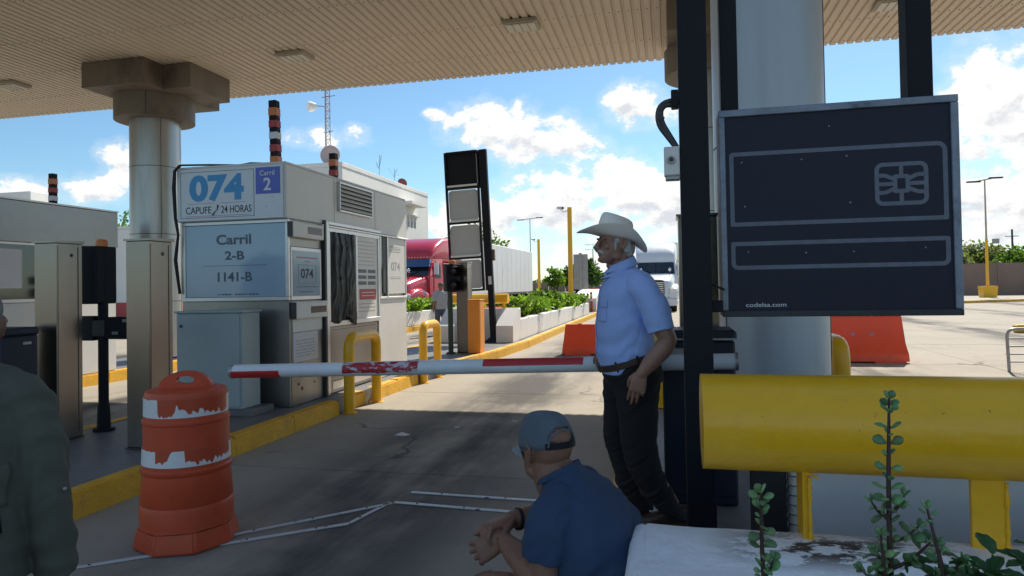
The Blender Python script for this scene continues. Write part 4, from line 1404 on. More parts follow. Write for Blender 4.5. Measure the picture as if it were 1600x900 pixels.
# tall empty lane sign
t = thing('lane_sign', (-4.19, 16.15, .18), 'tall black leaning lane sign frame with three blank pale cells', 'sign')
t.rotation_euler = (0, R(-2.2), 0)
lb = lambda n_, m_, *a, **k: box(n_, M[m_], t, *a, world=False, **k)
lb('post', 'black', -.07, .07, -.06, .06, .02, 4.72)
B().hexa([(-.2, -.2, 0), (.2, -.2, 0), (.2, .2, 0), (-.2, .2, 0), (-.08, -.07, .12), (.08, -.07, .12), (.08, .07, .12), (-.08, .07, .12)]).done('foot', M['black'], t, world=False)
lb('back_sheet', 'black', -1.02, -.08, .03, .12, 3.80, 4.72)
for x0, x1 in ((-1.02, -.97), (-.20, -.15), (-.118, -.072)):
    lb('frame_upright', 'black', x0, x1, -.05, .03, 1.26, 4.72)
for z in (4.68, 3.80, 2.93, 2.06, 1.26):
    lb('frame_rail', 'black', -.968, -.202, -.045, .028, z, z + .05)
for z in (3.862, 2.992, 2.122):
    lb('light_strip', 'white', -.968, -.202, -.05, .02, z - .012, z + .035)
for z0, z1 in ((3.02, 3.77), (2.15, 2.90), (1.33, 2.03)):
    b = B()
    x0, x1, q = -.955, -.215, .07
    pl = []
    for cx, cz, a0 in ((x1 - q, z1 - q, 0), (x0 + q, z1 - q, 90), (x0 + q, z0 + q, 180), (x1 - q, z0 + q, 270)):
        pl += [(cx + q * math.cos(R(a0 + 22.5 * k)), cz + q * math.sin(R(a0 + 22.5 * k))) for k in range(5)]
    b.prism(pl, .0, .03, 'Y')
    c_ = b.done('blank_cell', M['cell'], t, world=False)
lb('slot_tube', 'grey_metal', -.19, -.175, -.055, -.045, 3.9, 4.62)
lb('lamp_box', 'bark', .07, .14, -.05, .05, 1.98, 2.25)
lb('sticker', 'paper', -.04, .04, -.064, -.0605, 1.40, 1.60)

# small signal and orange box beside it
t = thing('traffic_signal', (-4.36, 13.31, .18), 'small black two lamp signal on a thin dark green post by the orange box', 'traffic signal', 'lane traffic signals')
B().lathe([(.10, .18), (.10, .20), (.05, .21)], -4.36, 13.31, 16).done('foot', M['green_post'], t)
B().cyl(-4.36, 13.31, .2, 1.46, .052, .052, 16).done('pole', M['green_post'], t, smooth=50)
mt = Matrix.Translation((-4.30, 13.28, 0)) @ Matrix.Rotation(R(38), 4, 'Z')
B().box(-.15, .15, -.08, .12, 1.44, 2.0, .012).xf(mt).done('signal_head', M['black'], t)
for z in (1.86, 1.58):
    B().tube([(.02, -.075, z), (.02, -.24, z - .02)], [.105, .098], 18, cap=False).xf(mt).done('visor', M['black'], t, smooth=60)
    B().ball((.02, -.085, z), (.085, .02, .085), 12).xf(mt).done('lens', M['lens_dark'], t, smooth=179)
B().lathe([(.07, 2.001), (.065, 2.07), (.05, 2.08)], -4.30, 13.30, 14).done('beacon', M['amber'], t, smooth=50)
t = thing('equipment_box', (-3.86, 13.5, .18), 'orange painted steel box standing at the kerb behind the small signal', 'equipment box')
box('body', M['orange_box'], t, -4.00, -3.74, 13.32, 13.66, .185, 1.25, .006)
box('lid', M['orange_box'], t, -4.01, -3.73, 13.31, 13.67, 1.251, 1.27, .004)
box('door_gap', M['seam'], t, -3.741, -3.738, 13.36, 13.363, .25, 1.2)


def island_planter(y0, xl, xr, y1, side_h, label, wing=True):
    t = thing('concrete_planter', ((xl + xr) / 2, (y0 + y1) / 2, .18), label, 'planter', 'white concrete planters on the islands')
    box('front_wall', M['white'], t, xl, xr, y0 + .65, y0 + .9, .18, .98, .015)
    for a, c in ((xl, xl + .42), (xr - .42, xr)):
        B().hexa([(a, y0, .18), (c, y0, .18), (c, y0 + .648, .18), (a, y0 + .648, .18),
                  (a, y0, .58), (c, y0, .58), (c, y0 + .648, .975), (a, y0 + .648, .975)]).done('wing_wall', M['white'], t)
    for a, c in ((xl + .001, xl + .2), (xr - .2, xr - .001)):
        n_ = int((y1 - y0 - .9) / 3)
        for i in range(n_):
            ya, yb = y0 + .905 + i * 3, y0 + .905 + i * 3 + 2.99
            box('side_wall', M['white'], t, a, c, ya, yb, .18, side_h + random.uniform(-.006, .006), .012)
    box('soil', M['soil'], t, xl + .201, xr - .201, y0 + .91, y1, .15, side_h - .10)
    return t


island_planter(15.95, -5.55, -3.66, ISL, .70, 'long white concrete planter with green hedge behind the lane sign')
island_planter(19.2, -9.85, -8.86, 40, .68, 'white concrete planter in front of the red truck')
t = thing('pipe_rail', (-4.6, 16.9, .98), 'distant yellow pipe guard rail on the white planter behind the lane sign', 'guard rail')
b = B().tube([(-5.5, 16.75, 1.22), (-3.95, 16.75, 1.22)], .125, 24)
b.done('pipe', M['yellow'], t, smooth=50)
for x in (-5.2, -4.42, -4.1):
    box('leg', M['yellow'], t, x, x + .06, 16.73, 16.75, .97, 1.11)
t = thing('traffic_barrier', (-4.6, 17.3, .7), 'red plastic barrier glimpsed under the distant pipe rail', 'barrier')
B().hexa([(-5.1, 17.0, .62), (-4.2, 17.0, .62), (-4.2, 17.35, .62), (-5.1, 17.35, .62), (-5.05, 17.1, 1.0), (-4.25, 17.1, 1.0), (-4.25, 17.25, 1.0), (-5.05, 17.25, 1.0)]).done('body', M['red_plastic'], t)
# hedges
hl = ['lush light green hedge plant nearest behind the distant pipe rail', 'low bright green hedge plant in the long planter', 'rounded green hedge plant halfway along the long planter',
      'sparse green hedge plant in the long planter', 'tall thin sapling like hedge plant near the yellow camera pole', 'far green hedge plant before the yellow pole', 'last green hedge plant of the long planter', 'small dull green hedge plant past the sapling']
hh = [.60, .56, .55, .46, .70, .52, .56, .48]
for i, lab in enumerate(hl):
    shrub('shrub', -4.35 + (i % 2) * .12, 18.1 + i * 1.75, .6, hh[i] * (1.0 if i else 1.1), 1.5, lab, M['leaf_hedge'], per=190, leaf=.13, group='hedge plants in the long planter', seed=i)
for i, lab in enumerate(('bright hedge plant before the red truck, at the booth edge', 'bright hedge plant before the red truck grille', 'hedge plant left of the walking man', 'hedge plant behind the walking man', 'hedge plant behind the pipe rail gap', 'far hedge plant under the white trailer', 'dry olive bush under the far end of the white trailer')):
    shrub('shrub', -9.3, 21.4 + i * 1.9, .58, .46 + .08 * (i % 2), 1.6, lab, M['leaf_hedge'] if i < 5 else M['leaf_dry'], per=170, leaf=.13, group='hedge plants before the red truck', seed=40 + i)
tree('sapling', -4.2, 25.7, 1.9, .55, .5, 'slender sapling with light leaves rising from the long planter', M['leaf_hedge'], 8, 70, .16, seed=3, z=.6)
# far end block of the first island
t = thing('end_block', (-4.0, 34.2, 0), 'white sloping concrete end block with yellow foot at the far end of the planter', 'concrete block')
B().hexa([(-4.75, 34.7, .0), (-3.62, 34.7, .0), (-3.62, 37.2, .0), (-4.75, 37.2, .0), (-4.75, 34.7, .85), (-3.62, 34.7, .85), (-3.62, 37.2, 1.3), (-4.75, 37.2, 1.3)]).done('block', M['white'], t)
B().hexa([(-4.9, 34.5, .0), (-3.45, 34.5, .0), (-3.45, 37.3, .0), (-4.9, 37.3, .0), (-4.8, 34.62, .22), (-3.55, 34.62, .22), (-3.55, 37.25, .22), (-4.8, 37.25, .22)]).done('yellow_foot', M['kerb'], t)


def cam_pole(x, y, zb, h, label, r=.12):
    t = thing('camera_pole', (x, y, zb), label, 'pole', 'yellow camera poles')
    B().tube([(x, y, zb), (x, y, zb + h)], [r * 1.05, r * .9], 12).done('pole', M['yellow'], t, smooth=50)
    B().hexa([(x - .25, y - .25, zb), (x + .62, y - .25, zb), (x + .62, y + .25, zb), (x - .25, y + .25, zb), (x - .15, y - .15, zb + .95), (x + .2, y - .15, zb + .75), (x + .2, y + .15, zb + .75), (x - .15, y + .15, zb + .95)]).done('foot_plinth', M['kerb'], t)
    B().tube([(x, y, zb + h - .12), (x - .3, y - .02, zb + h - .22), (x - .42, y - .04, zb + h - .08)], .025, 6).done('arm', M['white'], t)
    cm = B().tube([(x - .30, y - .2, zb + h - .04), (x - .58, y + .15, zb + h + .02)], .075, 10).done('camera', M['white'], t, smooth=40)
    B().tube([(x - .29, y - .22, zb + h - .045), (x - .285, y - .23, zb + h - .046)], .055, 10).done('lens', M['lens_dark'], cm)
    return t


cam_pole(-4.62, 32.8, .18, 5.12, 'nearer tall yellow pole with a white camera at its top')
cam_pole(-10.35, 55.0, .1, 5.25, 'farther yellow pole with camera, beside the end of the white trailer')
t = thing('road_sign', (-4.8, 38.0, 0), 'grey back of a large road sign behind the yellow camera pole', 'sign')
box('panel', M['grey_metal'], t, -5.18, -4.38, 37.95, 38.0, 1.30, 3.25, .01)
box('post', M['grey_metal'], t, -4.86, -4.70, 37.86, 37.949, 0, 3.32)
t = thing('road_sign', (-10.9, 52, 0), 'narrow grey sign on a thin post left of the farther yellow pole', 'sign')
box('panel', M['grey_metal'], t, -11.2, -10.85, 51.96, 52, 1.5, 2.9, .01)
box('post', M['grey_metal'], t, -11.05, -11.0, 52.001, 52.05, 0, 3.0)


def street_lamp(x, y, h, label, low=None, arm=1.25, tilt=5):
    t = thing('street_lamp', (x, y, 0), label, 'street lamp', 'double arm street lamps')
    r = .085
    B().tube([(x, y, 0), (x, y, h)], [r, r * .6], 8).done('pole', M['grey_metal'] if low is None else M['lamp_frame'], t, smooth=50)
    dz = arm * math.tan(R(tilt))
    B().tube([(x - arm, y, h - dz), (x + arm, y, h + dz)], .045, 6).done('arm', M['grey_metal'], t)
    for s_ in (-1, 1):
        B().box(x + s_ * arm - .45, x + s_ * arm + .45, y - .14, y + .14, h + s_ * dz - .05, h + s_ * dz + .05, .02).done('lamp_head', M['dark_metal'], t)
    if low:
        B().tube([(x, y, 0), (x, y, low)], [r * 1.25, r * 1.12], 10).done('painted_foot', M['yellow'], t, smooth=50)
        B().hexa([(x - .42, y - .4, 0), (x + .42, y - .4, 0), (x + .42, y + .4, 0), (x - .42, y + .4, 0), (x - .48, y - .46, .95), (x + .48, y - .46, .95), (x + .48, y + .46, .95), (x - .48, y + .46, .95)]).done('tub', M['yellow'], t)
        B().box(x + .2, x + .55, y - .7, y - .4, h * .46, h * .46 + .35).done('fitting', M['grey_metal'], t)
    return t


street_lamp(-17.1, 85.2, 10.1, 'thin double arm street lamp above the white trailer')
street_lamp(-15.0, 140, 9.9, 'far double arm street lamp left of the man in the hat')
street_lamp(-16.2, 150, 9.4, 'second far street lamp close beside the other far one')
street_lamp(22.6, 56.2, 8.7, 'double arm street lamp with yellow foot by the brown wall at right', low=4.4, arm=.72, tilt=9)
t = thing('utility_pole', (44.2, 102.4, 0), 'thin grey pole above the trees at the right edge', 'pole')
B().tube([(44.2, 102.4, 0), (44.2, 102.4, 7.9)], [.16, .12], 8).done('pole', M['dark_metal'], t)
B().tube([(43.4, 102.4, 7.0), (45.0, 102.4, 7.0)], .05, 6).done('cross_arm', M['dark_metal'], t)

# plastic barriers and cones in the road
def plastic_barrier(x, y, L, h, rz, mname, label):
    t = thing('plastic_barrier', (x, y, 0), label, 'barrier', 'red plastic road barriers', R(rz))
    b = B()
    sec = [(-.27, .03), (.27, .03), (.27, .16), (.15, .34), (.085, h - .03), (.06, h), (-.06, h), (-.085, h - .03), (-.15, .34), (-.27, .16)]
    xs = [(-L / 2, .06), (-L / 2 + .03, 0), (L / 2 - .03, 0), (L / 2, .06)]
    b.rings([[(xx - (.12 * (z / h) * (1 if xx < 0 else -1) * -.6), yy_ * (1 - s_), z) for yy_, z in sec] for xx, s_ in xs])
    b.done('body', M[mname], t, smooth=30, world=False)
    for s_ in (-1, 1):
        B().box(s_ * L * .30 - L * .16, s_ * L * .30 + L * .16, -.272, .272, 0, .031).done('foot', M[mname], t, world=False)
        B().ball((s_ * .16 + .05, -.125, h * .60), (.045, .015, .04), 10).done('plug', M['ink_pink'], t, world=False)
        B().tube([(s_ * L * .28, -.02, h - .005), (s_ * L * .28, -.02, h + .02)], .05, 12).done('cap', M[mname], t, world=False)
    return t


plastic_barrier(-1.45, 15.1, 1.75, .66, 2, 'red_plastic', 'orange red plastic barrier across the open lane behind the man in the hat')
plastic_barrier(3.42, 13.95, 1.62, .86, 1, 'red_plastic', 'bright red plastic barrier in the sun right of the thick column')
plastic_barrier(-12.0, 118, 3.0, 1.0, 10, 'red_plastic', 'far red barrier beside the parked white car')


def channelizer(x, y, h, label, m1='orange'):
    t = thing('lane_delineator', (x, y, 0), label, 'traffic post', 'orange lane delineators')
    B().lathe([(.2, 0), (.2, .06), (.09, .075)], x, y, 12).done('base', M['black_rubber'], t)
    B().lathe([(.075, .07), (.06, h), (.03, h + .03)], x, y, 12).done('post', M[m1], t, smooth=50)
    for k in range(2):
        z = h * (.62 + .2 * k)
        B().lathe([(.0715 - .012 * z / h + .006, z), (.0715 - .012 * z / h + .006, z + h * .10)], x, y, 12, cap=False).done('white_band', M['ink_white'], t, smooth=60)
    return t


channelizer(-3.85, 34.6, 1.15, 'orange delineator post by the far white end block')
channelizer(-.52, 34.6, .92, 'red and white delineator just left of the white truck')
channelizer(-7.4, 70, 1.1, 'far orange delineator beyond the end block')


# ------------------------------------------------------------------ trucks and cars
def rsec(y, hw, z0, z1, e=6):
    return ((0, y, (z0 + z1) / 2), hw, (z1 - z0) / 2, (1, 0, 0), (0, 0, 1), e)


def wheel(t, x, y, r, w_, nm='wheel'):
    s_ = 1 if x > 0 else -1
    b = B()
    b.rings([[(x + dx_, y + rr * math.cos(a), r + rr * math.sin(a)) for a in np.linspace(0, 2 * PI, 25)[:-1]] for dx_, rr in ((-w_ / 2, r * .6), (-w_ / 2, r * .94), (-w_ / 2 + .04, r), (w_ / 2 - .04, r), (w_ / 2, r * .94), (w_ / 2, r * .6))])
    o = b.done(nm, M['black_rubber'], t, smooth=30, world=False)
    b = B()
    b.rings([[(x + s_ * (w_ / 2 + d_), y + rr * math.cos(a), r + rr * math.sin(a)) for a in np.linspace(0, 2 * PI, 17)[:-1]] for d_, rr in ((-.02, r * .58), (.012, r * .56), (.0, r * .3), (.05, r * .18))])
    b.done('rim', M['chrome'], o, smooth=30, world=False)


def truck(x, y, rz, paint, label, red, trailer_len):
    t = thing('semi_truck', (x, y, 0), label, 'truck', None, R(rz))
    P = M[paint]
    D = dict(world=False)
    B().loft([rsec(-.02, .72, .78, 1.62, 5), rsec(.10, .84, .70, 1.72, 5), rsec(.5, .93, .66, 1.86, 5), rsec(1.3, 1.0, .66, 2.0, 6), rsec(2.1, 1.08, .66, 2.12, 7)], 36).done('hood', P, t, smooth=50, **D)
    for s_ in (-1, 1):
        B().loft([((s_ * .92, -.02, .98), .22, .24, (1, 0, 0), (0, 0, 1), 4), ((s_ * .97, .35, 1.08), .27, .36, (1, 0, 0), (0, 0, 1), 4), ((s_ * 1.0, 1.0, 1.14), .25, .38, (1, 0, 0), (0, 0, 1), 4), ((s_ * 1.02, 1.75, 1.0), .22, .34, (1, 0, 0), (0, 0, 1), 4)], 20).done('fender', P, t, smooth=50, **D)
        B().loft([((s_ * .90, -.06, 1.12), .17, .12, (1, 0, 0), (0, 0, 1), 3), ((s_ * .93, .02, 1.14), .19, .15, (1, 0, 0), (0, 0, 1), 3)], 16).done('headlight', M['headlight'], t, smooth=50, **D)
        B().box(s_ * .92 - .12, s_ * .92 + .12, -.165, -.152, .52, .62).done('fog_light', M['headlight'], t, **D)
        B().tube([(s_ * 1.18, 2.35, 2.05), (s_ * 1.38, 2.25, 2.1), (s_ * 1.38, 2.25, 2.75), (s_ * 1.18, 2.45, 2.8)], .02, 6).done('mirror_arm', M['dark_metal'], t, **D)
        B().box(s_ * 1.42 - .11, s_ * 1.42 + .11, 2.2, 2.3, 2.12, 2.68, .02).done('mirror', M['truck_white'] if red else M['black'], t, **D)
        d_ = B().box(s_ * 1.19 - .012, s_ * 1.19 + .012, 2.55, 3.65, 1.05, 2.72, .004).done('door', P, t, **D)
        B().box(s_ * 1.206 - .008, s_ * 1.206 + .008, 2.66, 3.4, 1.98, 2.62).done('side_window', M['glass_dark'], d_, **D)
        B().box(s_ * 1.2 - .03, s_ * 1.2 + .03, 3.38, 3.55, 1.72, 1.76).done('handle', M['chrome'], d_, **D)
        B().tube([(s_ * .75, .55, 1.92), (s_ * .78, .52, 2.25)], .015, 6).done('hood_mirror_stem', M['dark_metal'], t, **D)
        B().ball((s_ * .78, .5, 2.3), (.08, .05, .10), 10).done('hood_mirror', M['chrome'], t, smooth=179, **D)
        wheel(t, s_ * .98, .95, .50, .28)
        for yy_ in (5.4, 6.7):
            wheel(t, s_ * .88, yy_, .50, .5)
        B().cyl(s_ * 1.02, 4.2, .45, .95, .001, .001, 6) if False else None
        B().tube([(s_ * .98, 3.6, .72), (s_ * .98, 5.0, .72)], .28, 16).done('fuel_tank', M['chrome'], t, smooth=50, **D)
    B().hexa([(-1.17, 2.08, .7), (1.17, 2.08, .7), (1.2, 3.8, .7), (-1.2, 3.8, .7), (-1.17, 2.08, 2.04), (1.17, 2.08, 2.04), (1.2, 3.8, 2.04), (-1.2, 3.8, 2.04)]).done('cab', P, t, **D)
    B().hexa([(-1.165, 2.10, 2.041), (1.165, 2.10, 2.041), (1.195, 3.8, 2.041), (-1.195, 3.8, 2.041), (-1.08, 2.62, 2.86), (1.08, 2.62, 2.86), (1.15, 3.8, 2.9), (-1.15, 3.8, 2.9)]).done('cab_upper', P, t, **D)
    ws = B().hexa([(-1.06, 2.12, 2.09), (1.06, 2.12, 2.09), (1.06, 2.2, 2.09), (-1.06, 2.2, 2.09), (-1.0, 2.545, 2.76), (1.0, 2.545, 2.76), (1.0, 2.62, 2.76), (-1.0, 2.62, 2.76)]).done('windshield', M['glass_dark'], t, **D)
    B().hexa([(-.015, 2.112, 2.09), (.015, 2.112, 2.09), (.015, 2.13, 2.09), (-.015, 2.13, 2.09), (-.015, 2.537, 2.76), (.015, 2.537, 2.76), (.015, 2.55, 2.76), (-.015, 2.55, 2.76)]).done('divider', M['black'], ws, **D)
    for s_ in (-1, 1):
        B().tube([(s_ * .1, 2.10, 2.10), (s_ * .62, 2.22, 2.32)], .012, 5).done('wiper', M['black'], ws, **D)
    if red:
        B().hexa([(-1.1, 2.16, 2.50), (1.1, 2.16, 2.50), (1.1, 2.45, 2.56), (-1.1, 2.45, 2.56), (-1.06, 2.40, 2.86), (1.06, 2.40, 2.86), (1.06, 2.66, 2.9), (-1.06, 2.66, 2.9)]).done('sun_visor', M['glass_blue'], t, **D)
        for k in range(15):
            B().ball((-1.05 + k * .15, 2.40, 2.93), (.04, .04, .035), 8).done('marker_lamp', M['amber'], t, smooth=179, **D)
    else:
        for k in range(5):
            B().ball((-.5 + k * .25 if k != 2 else 0, 2.66, 2.96), (.05, .05, .035), 8).done('marker_lamp', M['amber'] if k != 2 else M['amber'], t, smooth=179, **D)
        B().lathe([(.1, 2.98), (.1, 3.1), (.06, 3.15)], -.55, 2.75, 12).done('beacon', M['amber'], t, smooth=50, **D)
    B().loft([rsec(2.55, 1.06, 2.80, 2.98, 5), rsec(2.75, 1.10, 2.75, 3.28, 5), rsec(3.2, 1.14, 2.7, 3.62, 5), rsec(4.0, 1.18, 2.7, 3.92, 6), rsec(5.2, 1.22, 2.7, 4.02, 7), rsec(5.75, 1.22, 2.7, 4.0, 7)], 36).done('roof_fairing', P, t, smooth=50, **D)
    B().box(-1.215, 1.215, 3.801, 5.75, .75, 2.72, .04).done('sleeper', P, t, **D)
    gr = B().loft([((0, -.05, 1.22), .46, .44, (1, 0, 0), (0, 0, 1), 5), ((0, .02, 1.24), .52, .50, (1, 0, 0), (0, 0, 1), 5)], 24).done('grille', M['glass_blue'] if red else M['dark_metal'], t, smooth=30, **D)
    for k in range(8):
        B().box(-.43, .43, -.075, -.05, .86 + k * .10, .90 + k * .10).done('grille_bar', M['chrome'], gr, **D)
    B().box(-.02, .02, -.08, -.05, .82, 1.62).done('grille_bar', M['chrome'], gr, **D)
    B().loft([((0, -.15, .52), 1.1, .18, (1, 0, 0), (0, 0, 1), 5), ((0, .02, .54), 1.18, .24, (1, 0, 0), (0, 0, 1), 5), ((0, .3, .54), 1.2, .22, (1, 0, 0), (0, 0, 1), 5)], 28).done('bumper', M['chrome'] if red else P, t, smooth=50, **D)
    B().box(-.35, .35, -.158, -.15, .45, .58).done('number_plate', M['paper'], t, **D)
    # trailer
    y0 = 6.35
    tr = B().box(-1.3, 1.3, y0, y0 + trailer_len, 1.12, 4.1, .03).done('trailer', M['trailer'], t, **D)
    for k in range(int(trailer_len / 1.25)):
        for s_ in (-1, 1):
            B().box(s_ * 1.302 - .004, s_ * 1.302 + .004, y0 + .6 + k * 1.25, y0 + .64 + k * 1.25, 1.2, 4.0).done('panel_rivet_row', M['trailer'], tr, **D)
    B().box(-1.31, 1.31, y0, y0 + trailer_len, 1.0, 1.118).done('trailer_rail', M['dark_metal'], t, **D)
    B().box(-.5, .5, 3.8, y0 + trailer_len, .62, .99).done('chassis', M['dark_metal'], t, **D)
    for yy_ in (y0 + trailer_len - 2.6, y0 + trailer_len - 1.3):
        for s_ in (-1, 1):
            wheel(t, s_ * .95, yy_, .5, .5)
    B().box(-.12, .12, y0 + 2.6, y0 + 2.8, .25, 1.0).done('landing_leg', M['dark_metal'], t, **D)
    return t


truck(-11.88, 27.6, -1.2, 'truck_red', 'red semi truck with long white trailer facing the camera behind the hedge', True, 17.0)
truck(-.72, 37.6, 0, 'truck_white', 'white semi truck approaching head on behind the man in the hat', False, 14.0)


def car(x, y, rz, paint, label, group=None):
    t = thing('parked_car', (x, y, 0), label, 'car', group, R(rz))
    D = dict(world=False)
    B().loft([rsec(-2.15, .78, .35, .72, 4), rsec(-1.9, .88, .25, .85, 5), rsec(-.9, .9, .22, .95, 6), rsec(1.6, .9, .22, .98, 6), rsec(2.1, .82, .3, .95, 5)], 24).done('body', M[paint], t, smooth=50, **D)
    B().loft([rsec(-1.0, .78, .9, .98, 5), rsec(-.3, .74, .9, 1.42, 5), rsec(1.0, .74, .9, 1.46, 5), rsec(1.9, .74, .9, 1.05, 5)], 24).done('cabin', M['glass_dark'], t, smooth=50, **D)
    B().loft([rsec(-.32, .70, 1.40, 1.46, 5), rsec(1.05, .70, 1.43, 1.50, 5)], 20).done('roof', M[paint], t, smooth=50, **D)
    for s_ in (-1, 1):
        for yy_ in (-1.35, 1.35):
            wheel(t, s_ * .8, yy_, .32, .2)
        B().ball((s_ * .62, -2.08, .66), (.16, .06, .08), 10).done('headlight', M['headlight'], t, smooth=179, **D)
    return t


car(-12.7, 130, 8, 'truck_white', 'small white car parked far off down the road')
car(-16.5, 133, 85, 'black', 'small dark car far off beside the white one')

# ------------------------------------------------------------------ walls and buildings
t = thing('boundary_wall', (24, 60, 0), 'long brown block wall behind the street lamp at right', 'wall')
W0, W1 = Vector((13.5, 66.0, 0)), Vector((40, 60.5, 0))
d = (W1 - W0).normalized(); nrm = Vector((d.y, -d.x, 0))
L = (W1 - W0).length
n_ = int(L / 3.3)
for i in range(n_):
    p = W0 + d * 3.3 * i
    q = p + d * 3.08
    e_ = nrm * -.2
    hgt = 2.75 + (.30 if i >= 5 else 0)
    z = Vector((0, 0, hgt))
    B().hexa([p, q, q + e_, p + e_, p + z, q + z, q + e_ + z, p + e_ + z]).done('wall_panel', M['brown_wall'], t)
    p2 = q; q2 = q + d * .22; o_ = nrm * .06
    B().hexa([p2 + o_, q2 + o_, q2 + e_, p2 + e_, p2 + o_ + z * 1.01, q2 + o_ + z * 1.01, q2 + e_ + z * 1.01, p2 + e_ + z * 1.01]).done('pillar', M['brown_wall'], t)
sw = B().prism([(9, 53.0), (17.7, 47.2), (22.4, 49.9), (40, 56), (40, 60.3), (13.4, 65.8)], -.01, .13).done('pavement', M['concrete'], kind='structure')
kerb_run(sw, [(9, 52.9), (17.7, 47.1), (22.4, 49.8), (40, 55.9)], h=.16, step=1.5)
t = thing('boundary_wall', (-20, 160, 0), 'far tan wall along the horizon behind the parked cars', 'wall')
for i in range(12):
    box('wall_panel', M['brown_wall'], t, -46 + i * 4.2, -41.95 + i * 4.2, 168, 168.3, 0, 2.3)

wb = thing('white_building', (-32, 58, 0), 'white two storey flat roofed building with roof antenna mast behind the 074 booth', 'building')
box('wall', M['whitewall'], wb, -40.4, -25, 49.5, 69.2, 0, 11.25, .03)
box('parapet', M['whitewall'], wb, -40.45, -24.95, 49.45, 69.25, 11.252, 11.62, .02)
box('ledge', M['whitewall'], wb, -24.99, -23.7, 61.2, 65.4, 9.62, 9.88)
wn = None
for y in (63.3, 64.2, 65.1):
    B().box(-25.02, -24.98, y, y + .42, 7.6, 8.65).done('window', M['glass_dark'], wb)
box('window_hood', M['whitewall'], wb, -24.99, -24.7, 62.9, 66.0, 8.75, 8.86)
for y in (52, 55.5, 59):
    for z in (2.0, 6.5):
        w_ = B().box(-25.02, -24.985, y, y + 1.6, z, z + 1.5).done('window', M['glass_dark'], wb)
        B().box(-24.98, -24.93, y - .1, y + 1.7, z - .12, z).done('sill', M['whitewall'], w_)
t = thing('satellite_dish', (-26.5, 50.4, 11.62), 'large pinkish round dish on the roof edge of the white building', 'dish')
B().lathe([(.0, -.12), (.4, -.06), (.7, .05), (.80, .12), (.78, .13), (.4, -.02), (.0, -.07)], 0, 0, 28, cap=False).xf(Matrix.Translation((-26.4, 50.3, 12.35)) @ Matrix.Rotation(R(90), 4, 'X') @ Matrix.Rotation(R(12), 4, 'Y')).done('bowl', M['ceramic'], t, smooth=60)
B().cyl(-26.4, 50.5, 11.62, 12.3, .05, .05, 8).done('stand', M['grey_metal'], t)
t = thing('satellite_dish', (-26.4, 65.6, 11.62), 'small reddish dish on the far roof corner of the white building', 'dish')
B().lathe([(.0, -.1), (.3, -.05), (.5, .06), (.48, .07), (.0, -.05)], 0, 0, 20, cap=False).xf(Matrix.Translation((-26.4, 65.5, 12.3)) @ Matrix.Rotation(R(70), 4, 'X') @ Matrix.Rotation(R(40), 4, 'Y')).done('bowl', mat('dish_red', (.28, .07, .06), .6), t, smooth=60)
B().cyl(-26.4, 65.7, 11.62, 12.3, .04, .04, 8).done('stand', M['grey_metal'], t)
B().tube([(-26.4, 65.45, 12.2), (-25.9, 64.9, 12.5)], .02, 5).done('feed_arm', M['dark_metal'], t)
for x, y, h, lab in ((-25.6, 58.0, 2.2, 'thin wire aerial bristling on the roof edge of the white building'), (-25.4, 61.0, 1.4, 'short wire aerial on the roof edge near the far corner')):
    t = thing('wire_aerial', (x, y, 11.62), lab, 'aerial')
    b = B().tube([(x, y, 11.6), (x, y + .1, 11.6 + h)], .018, 5)
    for k in range(5):
        b.tube([(x, y, 11.6 + h * .4), (x + random.uniform(-.5, .5), y + random.uniform(-.9, .9), 11.6 + h * random.uniform(.5, 1.0))], .012, 4)
    b.done('wires', M['dark_metal'], t)
t = thing('antenna_mast', (-29.9, 56.4, 11.62), 'slender red and grey lattice mast with a white drum antenna on the white roof', 'mast')
tri = [Vector((math.cos(R(a)) * .26, math.sin(R(a)) * .26, 0)) for a in (20, 140, 260)]
mc = Vector((-29.9, 56.4, 0))
mm = (mat('mast_red', (.35, .12, .10), .6), M['grey_metal'])
for c in tri:
    B().tube([mc + c + Vector((0, 0, 11.6)), mc + c + Vector((0, 0, 27))], .035, 6).done('leg', M['grey_metal'], t)
for k in range(23):
    z = 11.9 + k * .65
    b = B()
    for i in range(3):
        a_, c_ = tri[i], tri[(i + 1) % 3]
        b.tube([mc + a_ + Vector((0, 0, z)), mc + c_ + Vector((0, 0, z))], .024, 4)
        b.tube([mc + a_ + Vector((0, 0, z)), mc + c_ + Vector((0, 0, z + .65))], .016, 4)
    b.done('brace', mm[(k // 4) % 2], t)
dr = B().tube([mc + Vector((-.75, -.6, 18.1)), mc + Vector((-1.0, -.8, 18.0)), mc + Vector((-1.28, -1.05, 17.95))], [.25, .44, .48], 20).done('drum_antenna', M['white'], t, smooth=50)
B().tube([mc + Vector((-.8, -.6, 18.1)), mc + Vector((-.2, -.1, 18.1))], .05, 6).done('antenna_arm', M['grey_metal'], t)
for z, w_ in ((19.0, 1.3), (19.6, 1.5), (15.8, .9)):
    B().tube([mc + Vector((-w_ * .4, 0, z)), mc + Vector((w_ * .6, .1, z + .1))], .03, 5).done('cross_arm', M['dark_metal'], t)

lb2 = thing('white_building', (-38, 42, 0), 'low white rendered building with red base band at the far left', 'building')
box('wall', M['whitewall'], lb2, -46, -31.0, 34.5, 46, .95, 5.35, .02)
box('base_band', M['ink_red'], lb2, -46.02, -30.98, 34.48, 46, .0, .948)
box('upper_wall', M['whitewall'], lb2, -58, -40.8, 36.6, 38.2, 5.352, 8.35, .03)
box('parapet', M['whitewall'], lb2, -46.05, -30.95, 34.45, 46.05, 5.353, 5.52)

